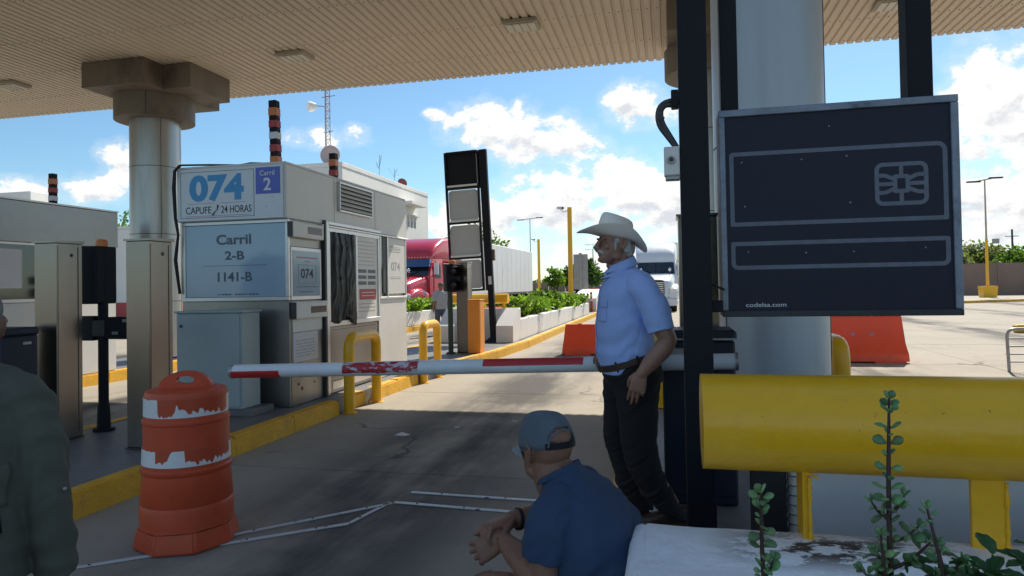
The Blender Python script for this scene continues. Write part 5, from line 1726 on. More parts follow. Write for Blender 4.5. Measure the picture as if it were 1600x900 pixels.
# crowd rack at the right edge
t = thing('metal_rack', (6.2, 12.58, 0), 'grey tubular metal rack at the right edge of the road', 'rack')
B().tube(rounded([(5.34, 12.6, 0), (5.31, 12.58, .69), (7.0, 12.58, .72), (7.0, 12.6, 0)], .13, 5), .024, 10).done('frame', M['grey_metal'], t, smooth=60)
for k in range(4):
    B().tube([(5.32, 12.59, .16 + k * .125), (7.0, 12.59, .16 + k * .13)], .013, 8).done('bar', M['grey_metal'], t, smooth=60)
t = thing('wheel_stop', (10.2, 21.6, 0), 'low yellow kerb block behind the metal rack at right', 'kerb block')
B().box(9.3, 11.4, 21.4, 21.7, 0, .22, .03).done('block', M['kerb'], t)

# ------------------------------------------------------------------ trees
tree('tree', -19.5, 67, 8.3, 4.6, 2.2, 'light feathery tree behind the red truck and lane sign', M['leaf'], 20, 110, .42, 'roadside trees', 1)
tree('tree', -12.0, 96, 5.4, 3.4, .8, 'round dark mango tree right of the white trailer', M['leaf_dark'], 26, 160, .5, 'roadside trees', 2, flat=.9)
tree('tree', -7.6, 110, 3.6, 2.6, .5, 'low dark bush like tree behind the yellow pole', M['leaf_dark'], 16, 120, .4, 'roadside trees', 5)
tree('tree', -54, 60, 11.2, 4.5, 3.5, 'thin leaved tree above the low white building at far left', M['leaf'], 16, 60, .45, 'roadside trees', 4)
tree('tree', -20.9, 25.6, 5.6, 1.7, 1.0, 'green tree glimpsed between the column and the 074 booth', M['leaf'], 18, 110, .26, 'roadside trees', 6)
rt = [(25, 72, 5.2, 3.4), (29.5, 76, 5.7, 3.6), (33, 80, 5.1, 3.6), (38, 82, 5.4, 3.8), (43, 84, 4.9, 4), (20, 74, 4.9, 3.4), (30.5, 70, 4.6, 2.4), (36.5, 70.5, 4.4, 2.6)]
rl = ['olive tree behind the brown wall, left of the right hand lamp', 'olive tree behind the brown wall, right of the lamp post', 'grey green tree farther behind the brown wall', 'pale tree at the right edge behind the wall',
      'pale tree beyond the right edge pole', 'olive tree behind the black card sign corner', 'bright green small tree close behind the brown wall', 'bright yellow green tree at the far right edge']
for i, (x, y, h, s_) in enumerate(rt):
    tree('tree', x, y, h, s_, .7, rl[i], M['leaf'] if i > 5 else M['leaf_dry'], 22, 110, .42, 'trees behind the brown wall', 20 + i)
fx = [(-60, 260, 8, 'far dark tree on the horizon behind the white trailer'), (-33, 245, 7.5, 'far dark tree left of the small white car'), (-20, 255, 9, 'far dark tree right of the small white car'),
      (-8, 262, 7, 'far dark tree just left of the white truck'), (44, 250, 9, 'far dark tree beyond the brown wall at right')]
for i, (x, y, h, lab) in enumerate(fx):
    tree('tree', x, y, h * .75, 9.5, .6, lab, M['leaf_dark'], 14, 60, 1.3, 'far trees along the horizon', 60 + i, flat=.4)
wp = np.stack([RNG.uniform(-420, 300, 5200), RNG.uniform(330, 400, 5200), RNG.uniform(.2, 1, 5200) ** .6], 1)
wp[:, 2] *= 3.6 + 1.6 * np.sin(wp[:, 0] * .11) + 1.1 * np.sin(wp[:, 0] * .37 + 1)
tag(link('far_woods', leaf_mesh('far_woods', wp, 3.0, .7), M['leaf_dark']), kind='stuff')


# ================================================================== people
def dens(pts, rad, m=6):
    """smooth a joint chain (Catmull-Rom)"""
    P = [Vector(p) for p in pts]
    out, ro = [], []
    for i in range(len(P) - 1):
        p0, p1, p2, p3 = P[max(0, i - 1)], P[i], P[i + 1], P[min(len(P) - 1, i + 2)]
        for k in range(m):
            t_ = k / m
            out.append(.5 * ((2 * p1) + (p2 - p0) * t_ + (2 * p0 - 5 * p1 + 4 * p2 - p3) * t_ ** 2 + (3 * p1 - p0 - 3 * p2 + p3) * t_ ** 3))
            s_ = t_ * t_ * (3 - 2 * t_)
            ro.append(rad[i] * (1 - s_) + rad[i + 1] * s_)
    out.append(P[-1]); ro.append(rad[-1])
    return out, ro


def limb(b, pts, rad, seg=16, m=6, flat=1.0, end=True):
    p, r = dens(pts, rad, m)
    b.tube(p, r, seg, flat=flat)
    b.ball(p[0], r[0] * .98, 12)
    if end:
        b.ball(p[-1], r[-1] * .98, 12)


def add(b, part, mtx):
    me = part.mesh('x')
    me.transform(mtx)
    b.bm.from_mesh(me)
    bpy.data.meshes.remove(me)


HEAD = [(-.004, .082, .020, .024), (.004, .090, .010, .034), (.014, .096, -.008, .044), (.030, .092, -.030, .055), (.045, .093, -.055, .061),
        (.065, .091, -.078, .066), (.085, .087, -.092, .0700), (.103, .080, -.099, .0718), (.124, .091, -.102, .0728), (.145, .090, -.102, .0742),
        (.170, .082, -.098, .0735), (.195, .062, -.080, .0625), (.214, .030, -.052, .042), (.224, .0, -.028, .018)]


def head(s=1.0, old=False):
    b = B()
    b.loft([(((xf + xb) / 2, 0, z), (xf - xb) / 2, w_, (1, 0, 0), (0, 1, 0), 2.25) for z, xf, xb, w_ in HEAD], 36)
    b.tube([(.082, 0, .124), (.090, 0, .112), (.101, 0, .094), (.112, 0, .077), (.106, 0, .068), (.092, 0, .066)], [.013, .012, .0135, .0155, .0145, .012], 12)
    for s_ in (-1, 1):
        b.ball((.100, s_ * .0135, .0715), (.013, .0095, .0095), 10)
        b.ball((.079, s_ * .032, .1235), (.015, .027, .010), 12)
        b.ball((.059, s_ * .045, .082), (.020, .018, .019), 12)
        b.ball((.074, s_ * .031, .1115), (.013, .018, .0075), 10)
        b.ball((.074, s_ * .031, .0955), (.012, .017, .006), 10)
        b.ball((.010, s_ * .052, .032), (.030, .014, .020), 12)
        rot = Matrix.Rotation(R(-14), 3, 'Y') @ Matrix.Rotation(R(s_ * 18), 3, 'Z')
        b.ball((-.012, s_ * .0775, .098), (.018, .0065, .031), 12, rot)
        b.tube([(.000, s_ * .076, .118), (-.010, s_ * .084, .129), (-.028, s_ * .087, .120), (-.030, s_ * .085, .098), (-.018, s_ * .080, .076), (-.006, s_ * .075, .070)], [.004, .005, .0052, .0048, .005, .006], 8)
    b.ball((.091, 0, .0505), (.0095, .024, .0048), 12)
    b.ball((.090, 0, .0395), (.0095, .020, .006), 12)
    b.ball((.087, 0, .013), (.014, .020, .013), 12)
    b.xf(Matrix.Diagonal((s, s, s, 1)))
    return b


def hand(side=1, curl=(.25, .3, .35, .4), spread=.07, thumb=.5, base=0.0, s=1.0):
    """fingers along +x, thumb on the +y side (side=1), back of the hand +z"""
    b = B()
    b.loft([((-.015, 0, 0), .027, .021, (0, 1, 0), (0, 0, 1), 2.2), ((.015, .002, 0), .033, .020, (0, 1, 0), (0, 0, 1), 2.4), ((.05, .002, .001), .040, .017, (0, 1, 0), (0, 0, 1), 2.6),
            ((.082, .0, .002), .042, .0145, (0, 1, 0), (0, 0, 1), 2.6), ((.098, .0, .0), .039, .0115, (0, 1, 0), (0, 0, 1), 2.4)], 20)
    for (y, L), c, k in zip(((.0315, .070), (.0105, .079), (-.0105, .074), (-.0305, .058)), curl, (1.5, .5, -.5, -1.5)):
        p = Vector((.090, y, .0))
        a = spread * k
        ang = base
        pts = [p.copy()]
        for f_, q in ((.44, 1.), (.32, 1.15), (.24, .8)):
            ang += c * q
            p = p + Vector((math.cos(ang) * math.cos(a), math.sin(a), -math.sin(ang))) * L * f_
            pts.append(p.copy())
        b.ball(pts[0] + Vector((0, 0, .003)), (.012, .0105, .0105), 10)
        limb(b, pts, [.0098, .0088, .0080, .0066], 10, 3)
        b.ball(pts[1], .0094, 10)
        b.ball(pts[2], .0084, 10)
    q = [Vector((.012, .022, -.006)), Vector((.036, .044, -.012)), Vector((.062, .044 + .020 * (1 - thumb), -.018 - .014 * thumb)), Vector((.086, .040 + .024 * (1 - thumb), -.020 - .026 * thumb))]
    limb(b, q, [.017, .0135, .0108, .0084], 12, 3)
    if side < 0:
        b.xf(Matrix.Diagonal((1, -1, 1, 1)))
    b.xf(Matrix.Diagonal((s, s, s, 1)))
    return b


def basis(o, x, z):
    """matrix with local x along x and z near z"""
    x = Vector(x).normalized(); z = Vector(z); z = (z - x * z.dot(x)).normalized()
    y = z.cross(x)
    m_ = Matrix((x, y, z)).transposed().to_4x4()
    m_.translation = Vector(o)
    return m_


def folds(amp, k1, k2, warp=2.0, fine=.35, seed=0.0):
    k1 = np.array(k1); k2 = np.array(k2)
    def f(co):
        a = co @ k1
        c = co @ k2
        w1 = np.sin(c * 1.0 + seed) * warp + np.sin(c * 2.3 + a * .4 + seed * 2) * warp * .4
        v = np.sin(a + w1 + seed)
        v = np.sign(v) * np.abs(v) ** 1.5
        v2 = np.sin(a * 2.3 + w1 * 1.7 + c * 1.3 + seed * 3)
        mod = .55 + .45 * np.sin(c * .7 + a * .23 + seed * 1.7)
        return amp * (v * mod + fine * v2)
    return f


def person(loc, fwd_uw, label, mname='skin', group=None):
    """an Empty-free person: the body mesh is the thing; returns a function that links it and its orientation"""
    u = Vector((-math.cos(PSI), -math.sin(PSI), 0))      # left as seen from the camera side
    w_ = Vector((math.sin(PSI), -math.cos(PSI), 0))      # towards the camera side
    f = u * fwd_uw[0] + w_ * fwd_uw[1]
    return math.atan2(f.y, f.x)


def body_obj(b, loc, rz, label, mname, voxel, group=None, it=4):
    o = organic(b, 'person', voxel, it, M[mname])
    o.location = loc
    o.rotation_euler = (0, 0, rz)
    tag(o, label, 'person', group)
    return o


def garment(name, b, voxel, it, mname, parent, disp=None, shrink=.5):
    return organic(b, name, voxel, it, M[mname], parent, disp, shrink)


X3, Y3, Z3 = (1, 0, 0), (0, 1, 0), (0, 0, 1)

# ------------------------------------------------------------------ the standing man in the hat
b = B()
hd = head(1.07)
MH = Matrix.Translation((.112, .0, 1.468)) @ Matrix.Rotation(R(6), 4, 'Z') @ Matrix.Rotation(R(-2), 4, 'Y')
add(b, hd, MH)
limb(b, [(.05, 0, 1.34), (.075, 0, 1.44), (.088, 0, 1.53)], [.068, .060, .056], 20)
b.ball((.15, 0, 1.452), (.02, .016, .02), 10)
b.loft([((.06, 0, .85), .12, .15, X3, Y3, 2.4), ((.065, 0, 1.05), .13, .16, X3, Y3, 2.4), ((.06, 0, 1.25), .12, .17, X3, Y3, 2.4), ((.06, 0, 1.36), .09, .15, X3, Y3, 2.2), ((.065, 0, 1.41), .06, .08, X3, Y3, 2)], 28)
# near (left) arm hanging, far arm forward
limb(b, [(.0, .19, 1.33), (-.075, .245, 1.13), (-.118, .255, 1.045)], [.052, .052, .047])
limb(b, [(-.118, .255, 1.045), (-.085, .257, .995), (-.030, .255, .935), (.030, .25, .862)], [.046, .052, .046, .031])
add(b, hand(-1, (.22, .12, .20, .75), .02, .75, .10, 1.06), basis((.030, .25, .862), (.27, -.06, -.96), (.25, 1, 0)))
limb(b, [(.02, -.19, 1.33), (.0, -.25, 1.16), (.0, -.26, 1.06)], [.052, .050, .045])
limb(b, [(.0, -.26, 1.06), (.05, -.24, 1.0), (.12, -.18, .945)], [.045, .046, .032])
add(b, hand(1, (.5, .5, .5, .5), .05, .6, .1, 1.05), basis((.12, -.18, .945), (.72, .68, -.12), (.1, .1, 1)))
for pts in ([(.05, -.09, .84), (.10, -.095, .46), (.0, -.1, .07)], [(.03, .09, .84), (.03, .095, .46), (-.17, .1, .09)]):
    limb(b, pts, [.09, .06, .042])
loc = (-.185, 3.975, .178)
rz = person(loc, (1, .02), None)
man = body_obj(b, loc, rz, 'standing older man in a cream cowboy hat and light blue shirt, seen in profile', 'skin_old', .0034, it=2)
# shirt
b = B()
b.loft([((.062, 0, .845), .145, .170, X3, Y3, 2.4), ((.062, 0, .90), .151, .176, X3, Y3, 2.4), ((.068, 0, .96), .163, .186, X3, Y3, 2.4), ((.072, 0, 1.04), .162, .190, X3, Y3, 2.4), ((.072, 0, 1.14), .156, .194, X3, Y3, 2.4), ((.070, 0, 1.24), .148, .198, X3, Y3, 2.4),
        ((.064, 0, 1.32), .138, .196, X3, Y3, 2.3), ((.058, 0, 1.375), .116, .170, X3, Y3, 2.2), ((.064, 0, 1.415), .094, .115, X3, Y3, 2.1), ((.074, 0, 1.445), .076, .080, X3, Y3, 2)], 40)
for s_, el_ in ((1, (-.080, .250, 1.088)), (-1, (.0, -.255, 1.12))):
    limb(b, [(.035, s_ * .13, 1.375), (.01, s_ * .185, 1.33), (-.045 if s_ > 0 else .01, s_ * .228, 1.225), el_], [.060, .078, .080, .074], 24, end=False)


def shirt_disp(co):
    f1 = folds(.0068, (16, 9, 26), (13, 9, -6), 2.2, .3, 1.0)(co)
    f2 = folds(.0055, (30, 8, -14), (9, 11, 12), 2.0, .3, 4.2)(co)
    z = co[:, 2]
    lo = np.clip((1.20 - z) / .25, 0, 1)
    return f1 * (.45 + .9 * lo) + f2 * (.35 + .4 * np.clip((z - 1.1) / .2, 0, 1))


shirt = garment('shirt', b, .0048, 5, 'shirt_blue', man, shirt_disp)
# belt line cut follows the waist: belt and trousers lie over the hem
tilt = Matrix.Translation((.06, 0, .915)) @ Matrix.Rotation(R(17), 4, 'Y') @ Matrix.Translation((-.06, 0, -.915))
b = B()
b.loft([((.060, 0, .897), .166, .184, X3, Y3, 2.5), ((.060, 0, .9), .169, .187, X3, Y3, 2.5), ((.060, 0, .931), .169, .187, X3, Y3, 2.5), ((.060, 0, .934), .166, .184, X3, Y3, 2.5)], 48)
b.xf(tilt)
belt = b.done('belt', M['leather'], man, smooth=40, world=False)
b = B().box(.222, .236, -.03, .03, .893, .938, .004).xf(tilt)
b.done('buckle', M['dark_metal'], belt, world=False)
for a in (58, 100, -40, 150):
    c, s_ = math.cos(R(a)), math.sin(R(a))
    B().box(-.004, .004, -.006, .006, .885, .945, .002).xf(tilt @ Matrix.Translation((.06 + c * .170, s_ * .189, 0)) @ Matrix.Rotation(R(a), 4, 'Z')).done('belt_loop', M['trousers'], belt, world=False)
b = B()
tb = B()
tb.loft([((.060, 0, .900), .160, .179, X3, Y3, 2.5), ((.058, 0, .87), .163, .182, X3, Y3, 2.5), ((.050, 0, .80), .160, .180, X3, Y3, 2.4), ((.045, 0, .75), .145, .165, X3, Y3, 2.3)], 36)
tb.xf(tilt)
add(b, tb, Matrix.Identity(4))
b.loft([((.075, -.08, .86), .10, .085, X3, Y3, 2.2), ((.072, -.085, .78), .118, .095, X3, Y3, 2.2), ((.082, -.09, .64), .102, .092, X3, Y3, 2.2), ((.098, -.095, .46), .094, .083, X3, Y3, 2.2), ((.060, -.1, .30), .088, .078, X3, Y3, 2.2), ((.018, -.1, .14), .083, .073, X3, Y3, 2.2), ((.0, -.1, .035), .088, .073, X3, Y3, 2.2)], 28)
b.loft([((.030, .08, .86), .12, .085, X3, Y3, 2.2), ((.024, .085, .78), .130, .096, X3, Y3, 2.2), ((.022, .09, .64), .112, .095, X3, Y3, 2.2), ((.022, .095, .46), .100, .086, X3, Y3, 2.2), ((-.006, .1, .31), .094, .080, X3, Y3, 2.2), ((-.085, .1, .17), .088, .075, X3, Y3, 2.2), ((-.165, .1, .055), .092, .073, (.9, 0, .35), Y3, 2.2)], 28)
trou = garment('trousers', b, .005, 5, 'trousers', man, lambda co: folds(.0055, (30, 12, 20), (14, 10, 22), 2.0, .4, 2.0)(co) * (.5 + .9 * np.clip((.45 - co[:, 2]) / .3, 0, 1) + .3 * (co[:, 2] > .7)))
for s_, ox, oy, rz_, pit in ((-1, .045, -.1, 4, 0), (1, -.150, .1, 0, 0)):
    b = B()
    b.loft([((-.11, 0, .035), .030, .028, Y3, Z3, 2.4), ((-.09, 0, .05), .038, .048, Y3, Z3, 2.4), ((-.03, 0, .05), .042, .05, Y3, Z3, 2.4), ((.05, 0, .042), .046, .042, Y3, Z3, 2.4), ((.12, 0, .030), .046, .030, Y3, Z3, 2.4), ((.165, 0, .022), .028, .020, Y3, Z3, 2.4)], 20)
    b.box(-.115, .16, -.044, .044, -.004, .014, .006)
    b.xf(Matrix.Translation((ox, oy, .006)) @ Matrix.Rotation(R(rz_), 4, 'Z'))
    organic(b, 'shoe', .005, 3, M['leather'], man)
# collar, pocket, buttons
b = B()
rings_ = []
for k, (z, gr) in enumerate(((1.432, .088), (1.462, .078), (1.480, .072), (1.476, .077), (1.448, .090), (1.428, .104))):
    rings_.append([(.078 + gr * (1.02 if math.cos(a) > 0 else .92) * math.cos(a) + (.022 * math.cos(a) if k in (0, 5) and math.cos(a) > .4 else 0), gr * .96 * math.sin(a), z - .030 * math.cos(a) - (.02 if (k >= 4 and math.cos(a) > .5) else 0)) for a in np.linspace(R(14), R(346), 40)])
b.rings(rings_, cap=False, close=False)
col_ = b.done('collar', M['shirt_blue'], man, smooth=179, world=False)
q = col_.modifiers.new('s', 'SOLIDIFY'); q.thickness = .003
from mathutils.bvhtree import BVHTree


def patch(name, parent, src, pts_fn, nu, nv, material, lift=.0022, thick=.0018):
    """a small panel laid on a garment: rays find the cloth, the panel follows it"""
    me = src.data
    bvh = BVHTree.FromPolygons([v.co for v in me.vertices], [p.vertices for p in me.polygons])
    b_ = B()
    grid = []
    for j in range(nv + 1):
        row = []
        for i in range(nu + 1):
            o_, d_ = pts_fn(i / nu, j / nv)
            h_, n_, _, _ = bvh.ray_cast(Vector(o_), Vector(d_).normalized())
            row.append(None if h_ is None else b_.bm.verts.new(h_ - Vector(d_).normalized() * lift))
        grid.append(row)
    for j in range(nv):
        for i in range(nu):
            q_ = (grid[j][i], grid[j][i + 1], grid[j + 1][i + 1], grid[j + 1][i])
            if None not in q_:
                b_.bm.faces.new(q_)
    o = b_.done(name, material, parent, smooth=179, world=False)
    m2 = o.modifiers.new('s', 'SOLIDIFY'); m2.thickness = thick; m2.offset = 1
    return o


def pk(u, v):
    return (.30 - u * .02, .135 - u * .09 + .25, 1.17 + v * .115), (-.40, -1, 0)


def pkt(u0, u1, z0, z1):
    return lambda u, v: ((.195 - (u0 + (u1 - u0) * u) * .0 + .25 * .55, .16 - (u0 + (u1 - u0) * u) + .25, z0 + (z1 - z0) * v), (-.55, -1, 0))


patch('pocket', man, shirt, pkt(.02, .135, 1.135, 1.245), 10, 8, M['shirt_blue'])
patch('pocket_flap', man, shirt, pkt(.015, .140, 1.215, 1.255), 10, 5, M['shirt_blue'], .0045, .002)
patch('placket', man, shirt, lambda u, v: ((.5, -.014 + u * .028, .95 + v * .46), (-1, 0, 0)), 3, 40, M['shirt_blue'], .002, .002)
# hat
HM = Matrix.Translation((.122, 0, 1.612)) @ Matrix.Rotation(R(6), 4, 'Z') @ Matrix.Rotation(R(-13), 4, 'Y')
NS = 72
rings_ = []
def brim(t_, under):
    out = []
    for k in range(NS):
        a = k * 2 * PI / NS
        c, s_ = math.cos(a), math.sin(a)
        ra = .106 + t_ * (.112 if c > 0 else .098)
        rb = .085 + t_ * .075
        z = .070 * (abs(s_) ** 1.6) * t_ ** 1.7 - .020 * (c * c) * t_ ** 1.5 - (.022 * t_ ** 1.5 if c < -.2 else 0) * min(1, max(0, -c - .2) * 2)
        out.append((c * ra, s_ * rb * (1 - .10 * t_ * abs(s_)), z + (-.004 if under else 0)))
    return out
tt = [0, .2, .4, .6, .8, .95, 1.0]
rings_ = [brim(t_, True) for t_ in tt] + [brim(t_, False) for t_ in reversed(tt)]
for z, a_, b_ in ((.010, .1055, .0845), (.035, .1045, .083), (.065, .102, .080), (.09, .099, .076), (.108, .095, .070), (.120, .088, .061), (.1245, .078, .050), (.1215, .066, .038), (.114, .052, .026), (.108, .036, .014), (.106, .018, .005)):
    ring = []
    for k in range(NS):
        a = k * 2 * PI / NS
        c, s_ = math.cos(a), math.sin(a)
        pin = 1 - .22 * max(0, c) ** 3 * min(1, z / .1)
        ring.append((c * a_ + (0 if z < .1 else 0), s_ * b_ * pin, z + (.010 * max(0, c) if z > .05 else 0) - (.012 * max(0, -c) ** 1.5 if z > .08 else 0)))
    rings_.append(ring)
b = B().rings(rings_)
bmesh.ops.transform(b.bm, matrix=HM, verts=b.bm.verts)
hat = b.done('hat', M['felt'], man, smooth=179, world=False)
q = hat.modifiers.new('sub', 'SUBSURF'); q.levels = 1; q.render_levels = 1
b = B()
b.rings([[(math.cos(a) * (.1075 - dd), math.sin(a) * (.0865 - dd), z) for a in np.linspace(0, 2 * PI, 49)[:-1]] for z, dd in ((.006, .001), (.008, -.0005), (.024, .0005), (.026, .003))], cap=False)
b.xf(HM)
b.done('hat_band', mat('hat_ribbon', (.46, .43, .385), .7), hat, smooth=60, world=False)
# hair, moustache, brows, eyes
hm = M['hair_white']
b = B()
for s_ in (-1, 1):
    b.ball((.024, s_ * .0735, .092), (.010, .006, .028), 12)
    b.ball((.012, s_ * .0745, .122), (.020, .008, .016), 12)
    b.ball((-.045, s_ * .070, .088), (.026, .014, .040), 12)
    b.ball((-.060, s_ * .052, .070), (.026, .022, .040), 12)
b.ball((-.082, 0, .085), (.026, .056, .050), 16)
b.xf(MH)
organic(b, 'hair', .004, 2, hm, man, folds(.0016, (60, 60, 300), (200, 150, 40), 1.0, .6))
b = B()
for s_ in (-1, 1):
    limb(b, [(.098, 0, .0615), (.096, s_ * .015, .0600), (.086, s_ * .030, .052), (.078, s_ * .037, .042)], [.0085, .0095, .0080, .0045], 10)
b.xf(MH @ Matrix.Diagonal((1.07, 1.07, 1.07, 1)))
organic(b, 'moustache', .003, 1, hm, man, folds(.0012, (200, 500, 60), (60, 100, 40), .6, .5))
b = B()
for s_ in (-1, 1):
    limb(b, [(.100, s_ * .014, .122), (.096, s_ * .030, .128), (.082, s_ * .048, .122)], [.0042, .0048, .0028], 8)
b.xf(MH @ Matrix.Diagonal((1.07, 1.07, 1.07, 1)))
organic(b, 'eyebrows', .0025, 1, M['hair_grey'], man)
for s_ in (-1, 1):
    b = B().ball((.0755, s_ * .031, .1035), .0100, 14).xf(MH @ Matrix.Diagonal((1.07, 1.07, 1.07, 1)))
    e_ = b.done('eye', M['eye'], man, smooth=179, world=False)
    B().ball((.0845, s_ * .0315, .1035), (.0035, .0052, .0052), 10).xf(MH @ Matrix.Diagonal((1.07, 1.07, 1.07, 1))).done('iris', M['glass_dark'], e_, smooth=179, world=False)

# ------------------------------------------------------------------ the seated man in the cap
b = B()
MS = Matrix.Translation((.098, -.010, .808)) @ Matrix.Rotation(R(-30), 4, 'Z') @ Matrix.Rotation(R(3), 4, 'Y')
add(b, head(1.09), MS)
limb(b, [(.02, 0, .75), (.068, 0, .82), (.092, -.002, .90)], [.085, .074, .068], 20)
b.ball((.040, 0, .865), (.045, .062, .035), 12)
SP = [((-.14, 0, .24), .13, .19), ((-.13, 0, .36), .145, .195), ((-.09, 0, .52), .145, .20), ((-.035, 0, .68), .12, .19), ((.0, 0, .765), .09, .15), ((.04, 0, .82), .06, .08)]
fn = Vector((.88, 0, -.47))
b.loft([(c, a * .92, w_ * .92, fn if i > 1 else X3, Y3, 2.3) for i, (c, a, w_) in enumerate(SP)], 28)
LW, LE = Vector((.236, .082, .598)), Vector((.0, .236, .555))
limb(b, [(.005, .192, .75), (.0, .230, .66), LE], [.048, .047, .046])
limb(b, [LE, (.06, .208, .562), (.14, .150, .578), LW], [.046, .050, .046, .031])
RW, RE = Vector((.248, .0, .645)), Vector((.11, -.18, .62))
limb(b, [(.005, -.19, .74), (.06, -.225, .66), RE], [.056, .052, .047])
limb(b, [RE, (.175, -.10, .635), RW], [.048, .050, .031])
# left hand: fingers drop downwards; right hand laid over it
add(b, hand(-1, (.30, .24, .30, .40), .07, .2, .52, 1.08), basis(LW, (.74, .37, -.40), (-.4, .8, .35)))
add(b, hand(1, (.75, .72, .68, .6), .06, .1, .15, 1.08), basis(RW, (.55, .80, -.14), (.15, -.05, .95)))
for s_ in (-1, 1):
    limb(b, [(-.10, s_ * .10, .27), (.12, s_ * .19, .44), (.24, s_ * .20, .46)], [.10, .082, .066])
    limb(b, [(.24, s_ * .20, .46), (.22, s_ * .19, .22), (.18, s_ * .17, -.08)], [.066, .060, .042])
loc2 = (-.357, 2.449, 0)
rz2 = person(loc2, (.883, -.469), None)
sit = body_obj(b, loc2, rz2, 'seated man in a navy t-shirt and grey blue cap with clasped hands, back turned', 'skin', .0034, it=2)
b = B()
b.loft([(c, a, w_, fn if i > 1 else X3, Y3, 2.35) for i, (c, a, w_) in enumerate([((-.14, 0, .22), .155, .215), ((-.14, 0, .36), .17, .225), ((-.118, 0, .50), .172, .232), ((-.078, 0, .63), .163, .232), ((-.034, 0, .712), .140, .212), ((-.004, 0, .766), .114, .174), ((.022, 0, .808), .092, .122), ((.044, 0, .846), .077, .084)])], 40)
b.ball((-.060, .10, .73), (.075, .10, .085), 16)
b.ball((-.060, -.10, .73), (.075, .10, .085), 16)
limb(b, [(.0, .13, .785), (-.004, .192, .742), (.0, .226, .70), (.006, .230, .622)], [.062, .078, .071, .068], 24, end=False)
limb(b, [(-.005, -.125, .775), (.0, -.168, .728), (.045, -.21, .665)], [.062, .072, .068], 24)


def tee_disp(co):
    f1 = folds(.0090, (15, 22, 13), (12, -9, 17), 2.1, .3, .7)(co)
    f2 = folds(.0070, (12, 16, 42), (22, 15, 6), 1.4, .3, 2.2)(co)
    arm = np.clip((np.abs(co[:, 1]) - .17) / .06, 0, 1)
    lo = np.clip((.62 - co[:, 2]) / .2, 0, 1)
    return f1 * (.55 + .5 * arm) + f2 * (.25 + .8 * lo)


tee = garment('t_shirt', b, .0048, 4, 'tee_navy', sit, tee_disp)
b = B()
b.rings([[(.050 + math.cos(a) * (.074 + dd), math.sin(a) * (.083 + dd), .846 + dz - .52 * math.cos(a) * .074) for a in np.linspace(0, 2 * PI, 41)[:-1]] for dz, dd in ((-.012, .006), (.0, .005), (.010, .0), (.008, -.004))], cap=False)
b.done('neckband', M['tee_navy'], sit, smooth=179, world=False)
b = B()
b.loft([((-.14, 0, .20), .16, .20, X3, Y3, 2.4), ((-.14, 0, .30), .155, .20, X3, Y3, 2.4)], 28)
for s_ in (-1, 1):
    limb(b, [(-.12, s_ * .10, .29), (.12, s_ * .19, .42), (.25, s_ * .20, .44)], [.115, .098, .082], 20)
    limb(b, [(.25, s_ * .20, .44), (.22, s_ * .19, .22), (.18, s_ * .17, .0)], [.082, .078, .07], 20)
garment('jeans', b, .007, 4, 'jeans', sit, folds(.004, (30, 12, 20), (14, 10, 22), 2.0, .4, 2.0))
for s_ in (-1, 1):
    b = B()
    b.loft([((-.10, 0, .035), .030, .03, Y3, Z3, 2.4), ((-.07, 0, .05), .040, .05, Y3, Z3, 2.4), ((.05, 0, .042), .046, .042, Y3, Z3, 2.4), ((.16, 0, .022), .028, .020, Y3, Z3, 2.4)], 20)
    b.xf(Matrix.Translation((.20, s_ * .17, .0)) @ Matrix.Rotation(R(s_ * 8), 4, 'Z'))
    b.done('shoe', M['leather'], sit, smooth=179, world=False)
# short hair at nape, the cap
b = B()
b.loft([(((xf + xb) / 2 - .016, 0, z), (xf - xb) / 2 - .016, w_ - .001, X3, Y3, 2.25) for z, xf, xb, w_ in HEAD if .11 < z < .16], 32)
b.xf(MS @ Matrix.Diagonal((1.085, 1.085, 1.085, 1)))
b.done('hair', mat('hair_cropped', (.085, .058, .046), .8, var=.25, vs=60, bump=.4, bs=150), sit, smooth=179, world=False)
CM = MS @ Matrix.Translation((-.004, 0, .128)) @ Matrix.Rotation(R(4), 4, 'Y') @ Matrix.Diagonal((1.07, 1.065, 1.10, 1))
b = B()
NA, NR = 72, 14
grid = []
for j in range(NR + 1):
    ph = j / NR * PI / 2
    row = []
    for k in range(NA):
        a = k * 2 * PI / NA
        c, s_ = math.cos(a), math.sin(a)
        rr = math.cos(ph) ** .66 if j < NR else .001
        z = .112 * math.sin(ph) ** .88 + .008 * max(0, c) * math.sin(2 * ph)
        seam = 1 - .010 * math.exp(-((a % (PI / 3)) / .05) ** 2) - .010 * math.exp(-(((PI / 3) - a % (PI / 3)) / .05) ** 2)
        wr = .0022 * mnoise.noise((c * 3, s_ * 3, z * 22))
        row.append(b.bm.verts.new((c * (.108 * rr * seam + wr), s_ * (.0865 * rr * seam + wr), z - .004)))
    grid.append(row)
for j in range(NR):
    for k in range(NA):
        a = (k + .5) * 2 * PI / NA
        back = abs(a - PI)
        if j < 5 and back < .62 * math.sqrt(max(0, 1 - (j / 5.0) ** 2)):
            continue
        n_ = (k + 1) % NA
        b.bm.faces.new((grid[j][k], grid[j][n_], grid[j + 1][n_], grid[j + 1][k]))
b.xf(CM)
cap_ = b.done('cap', M['cap_denim'], sit, smooth=179, world=False, fix=True)
q = cap_.modifiers.new('s', 'SOLIDIFY'); q.thickness = .003; q.offset = 1
b = B()
ri = []
for z, dd in ((-.006, 0), (-.006, .0035), (.014, .0035), (.014, 0)):
    ri.append([(math.cos(a) * (.108 + dd), math.sin(a) * (.0875 + dd), z) for a in np.linspace(PI - .75, PI + .75, 16)])
b.rings(ri + [ri[0]], cap=False, close=False)
b.xf(CM)
b.done('cap_strap', M['black'], cap_, smooth=40, world=False)
b = B()
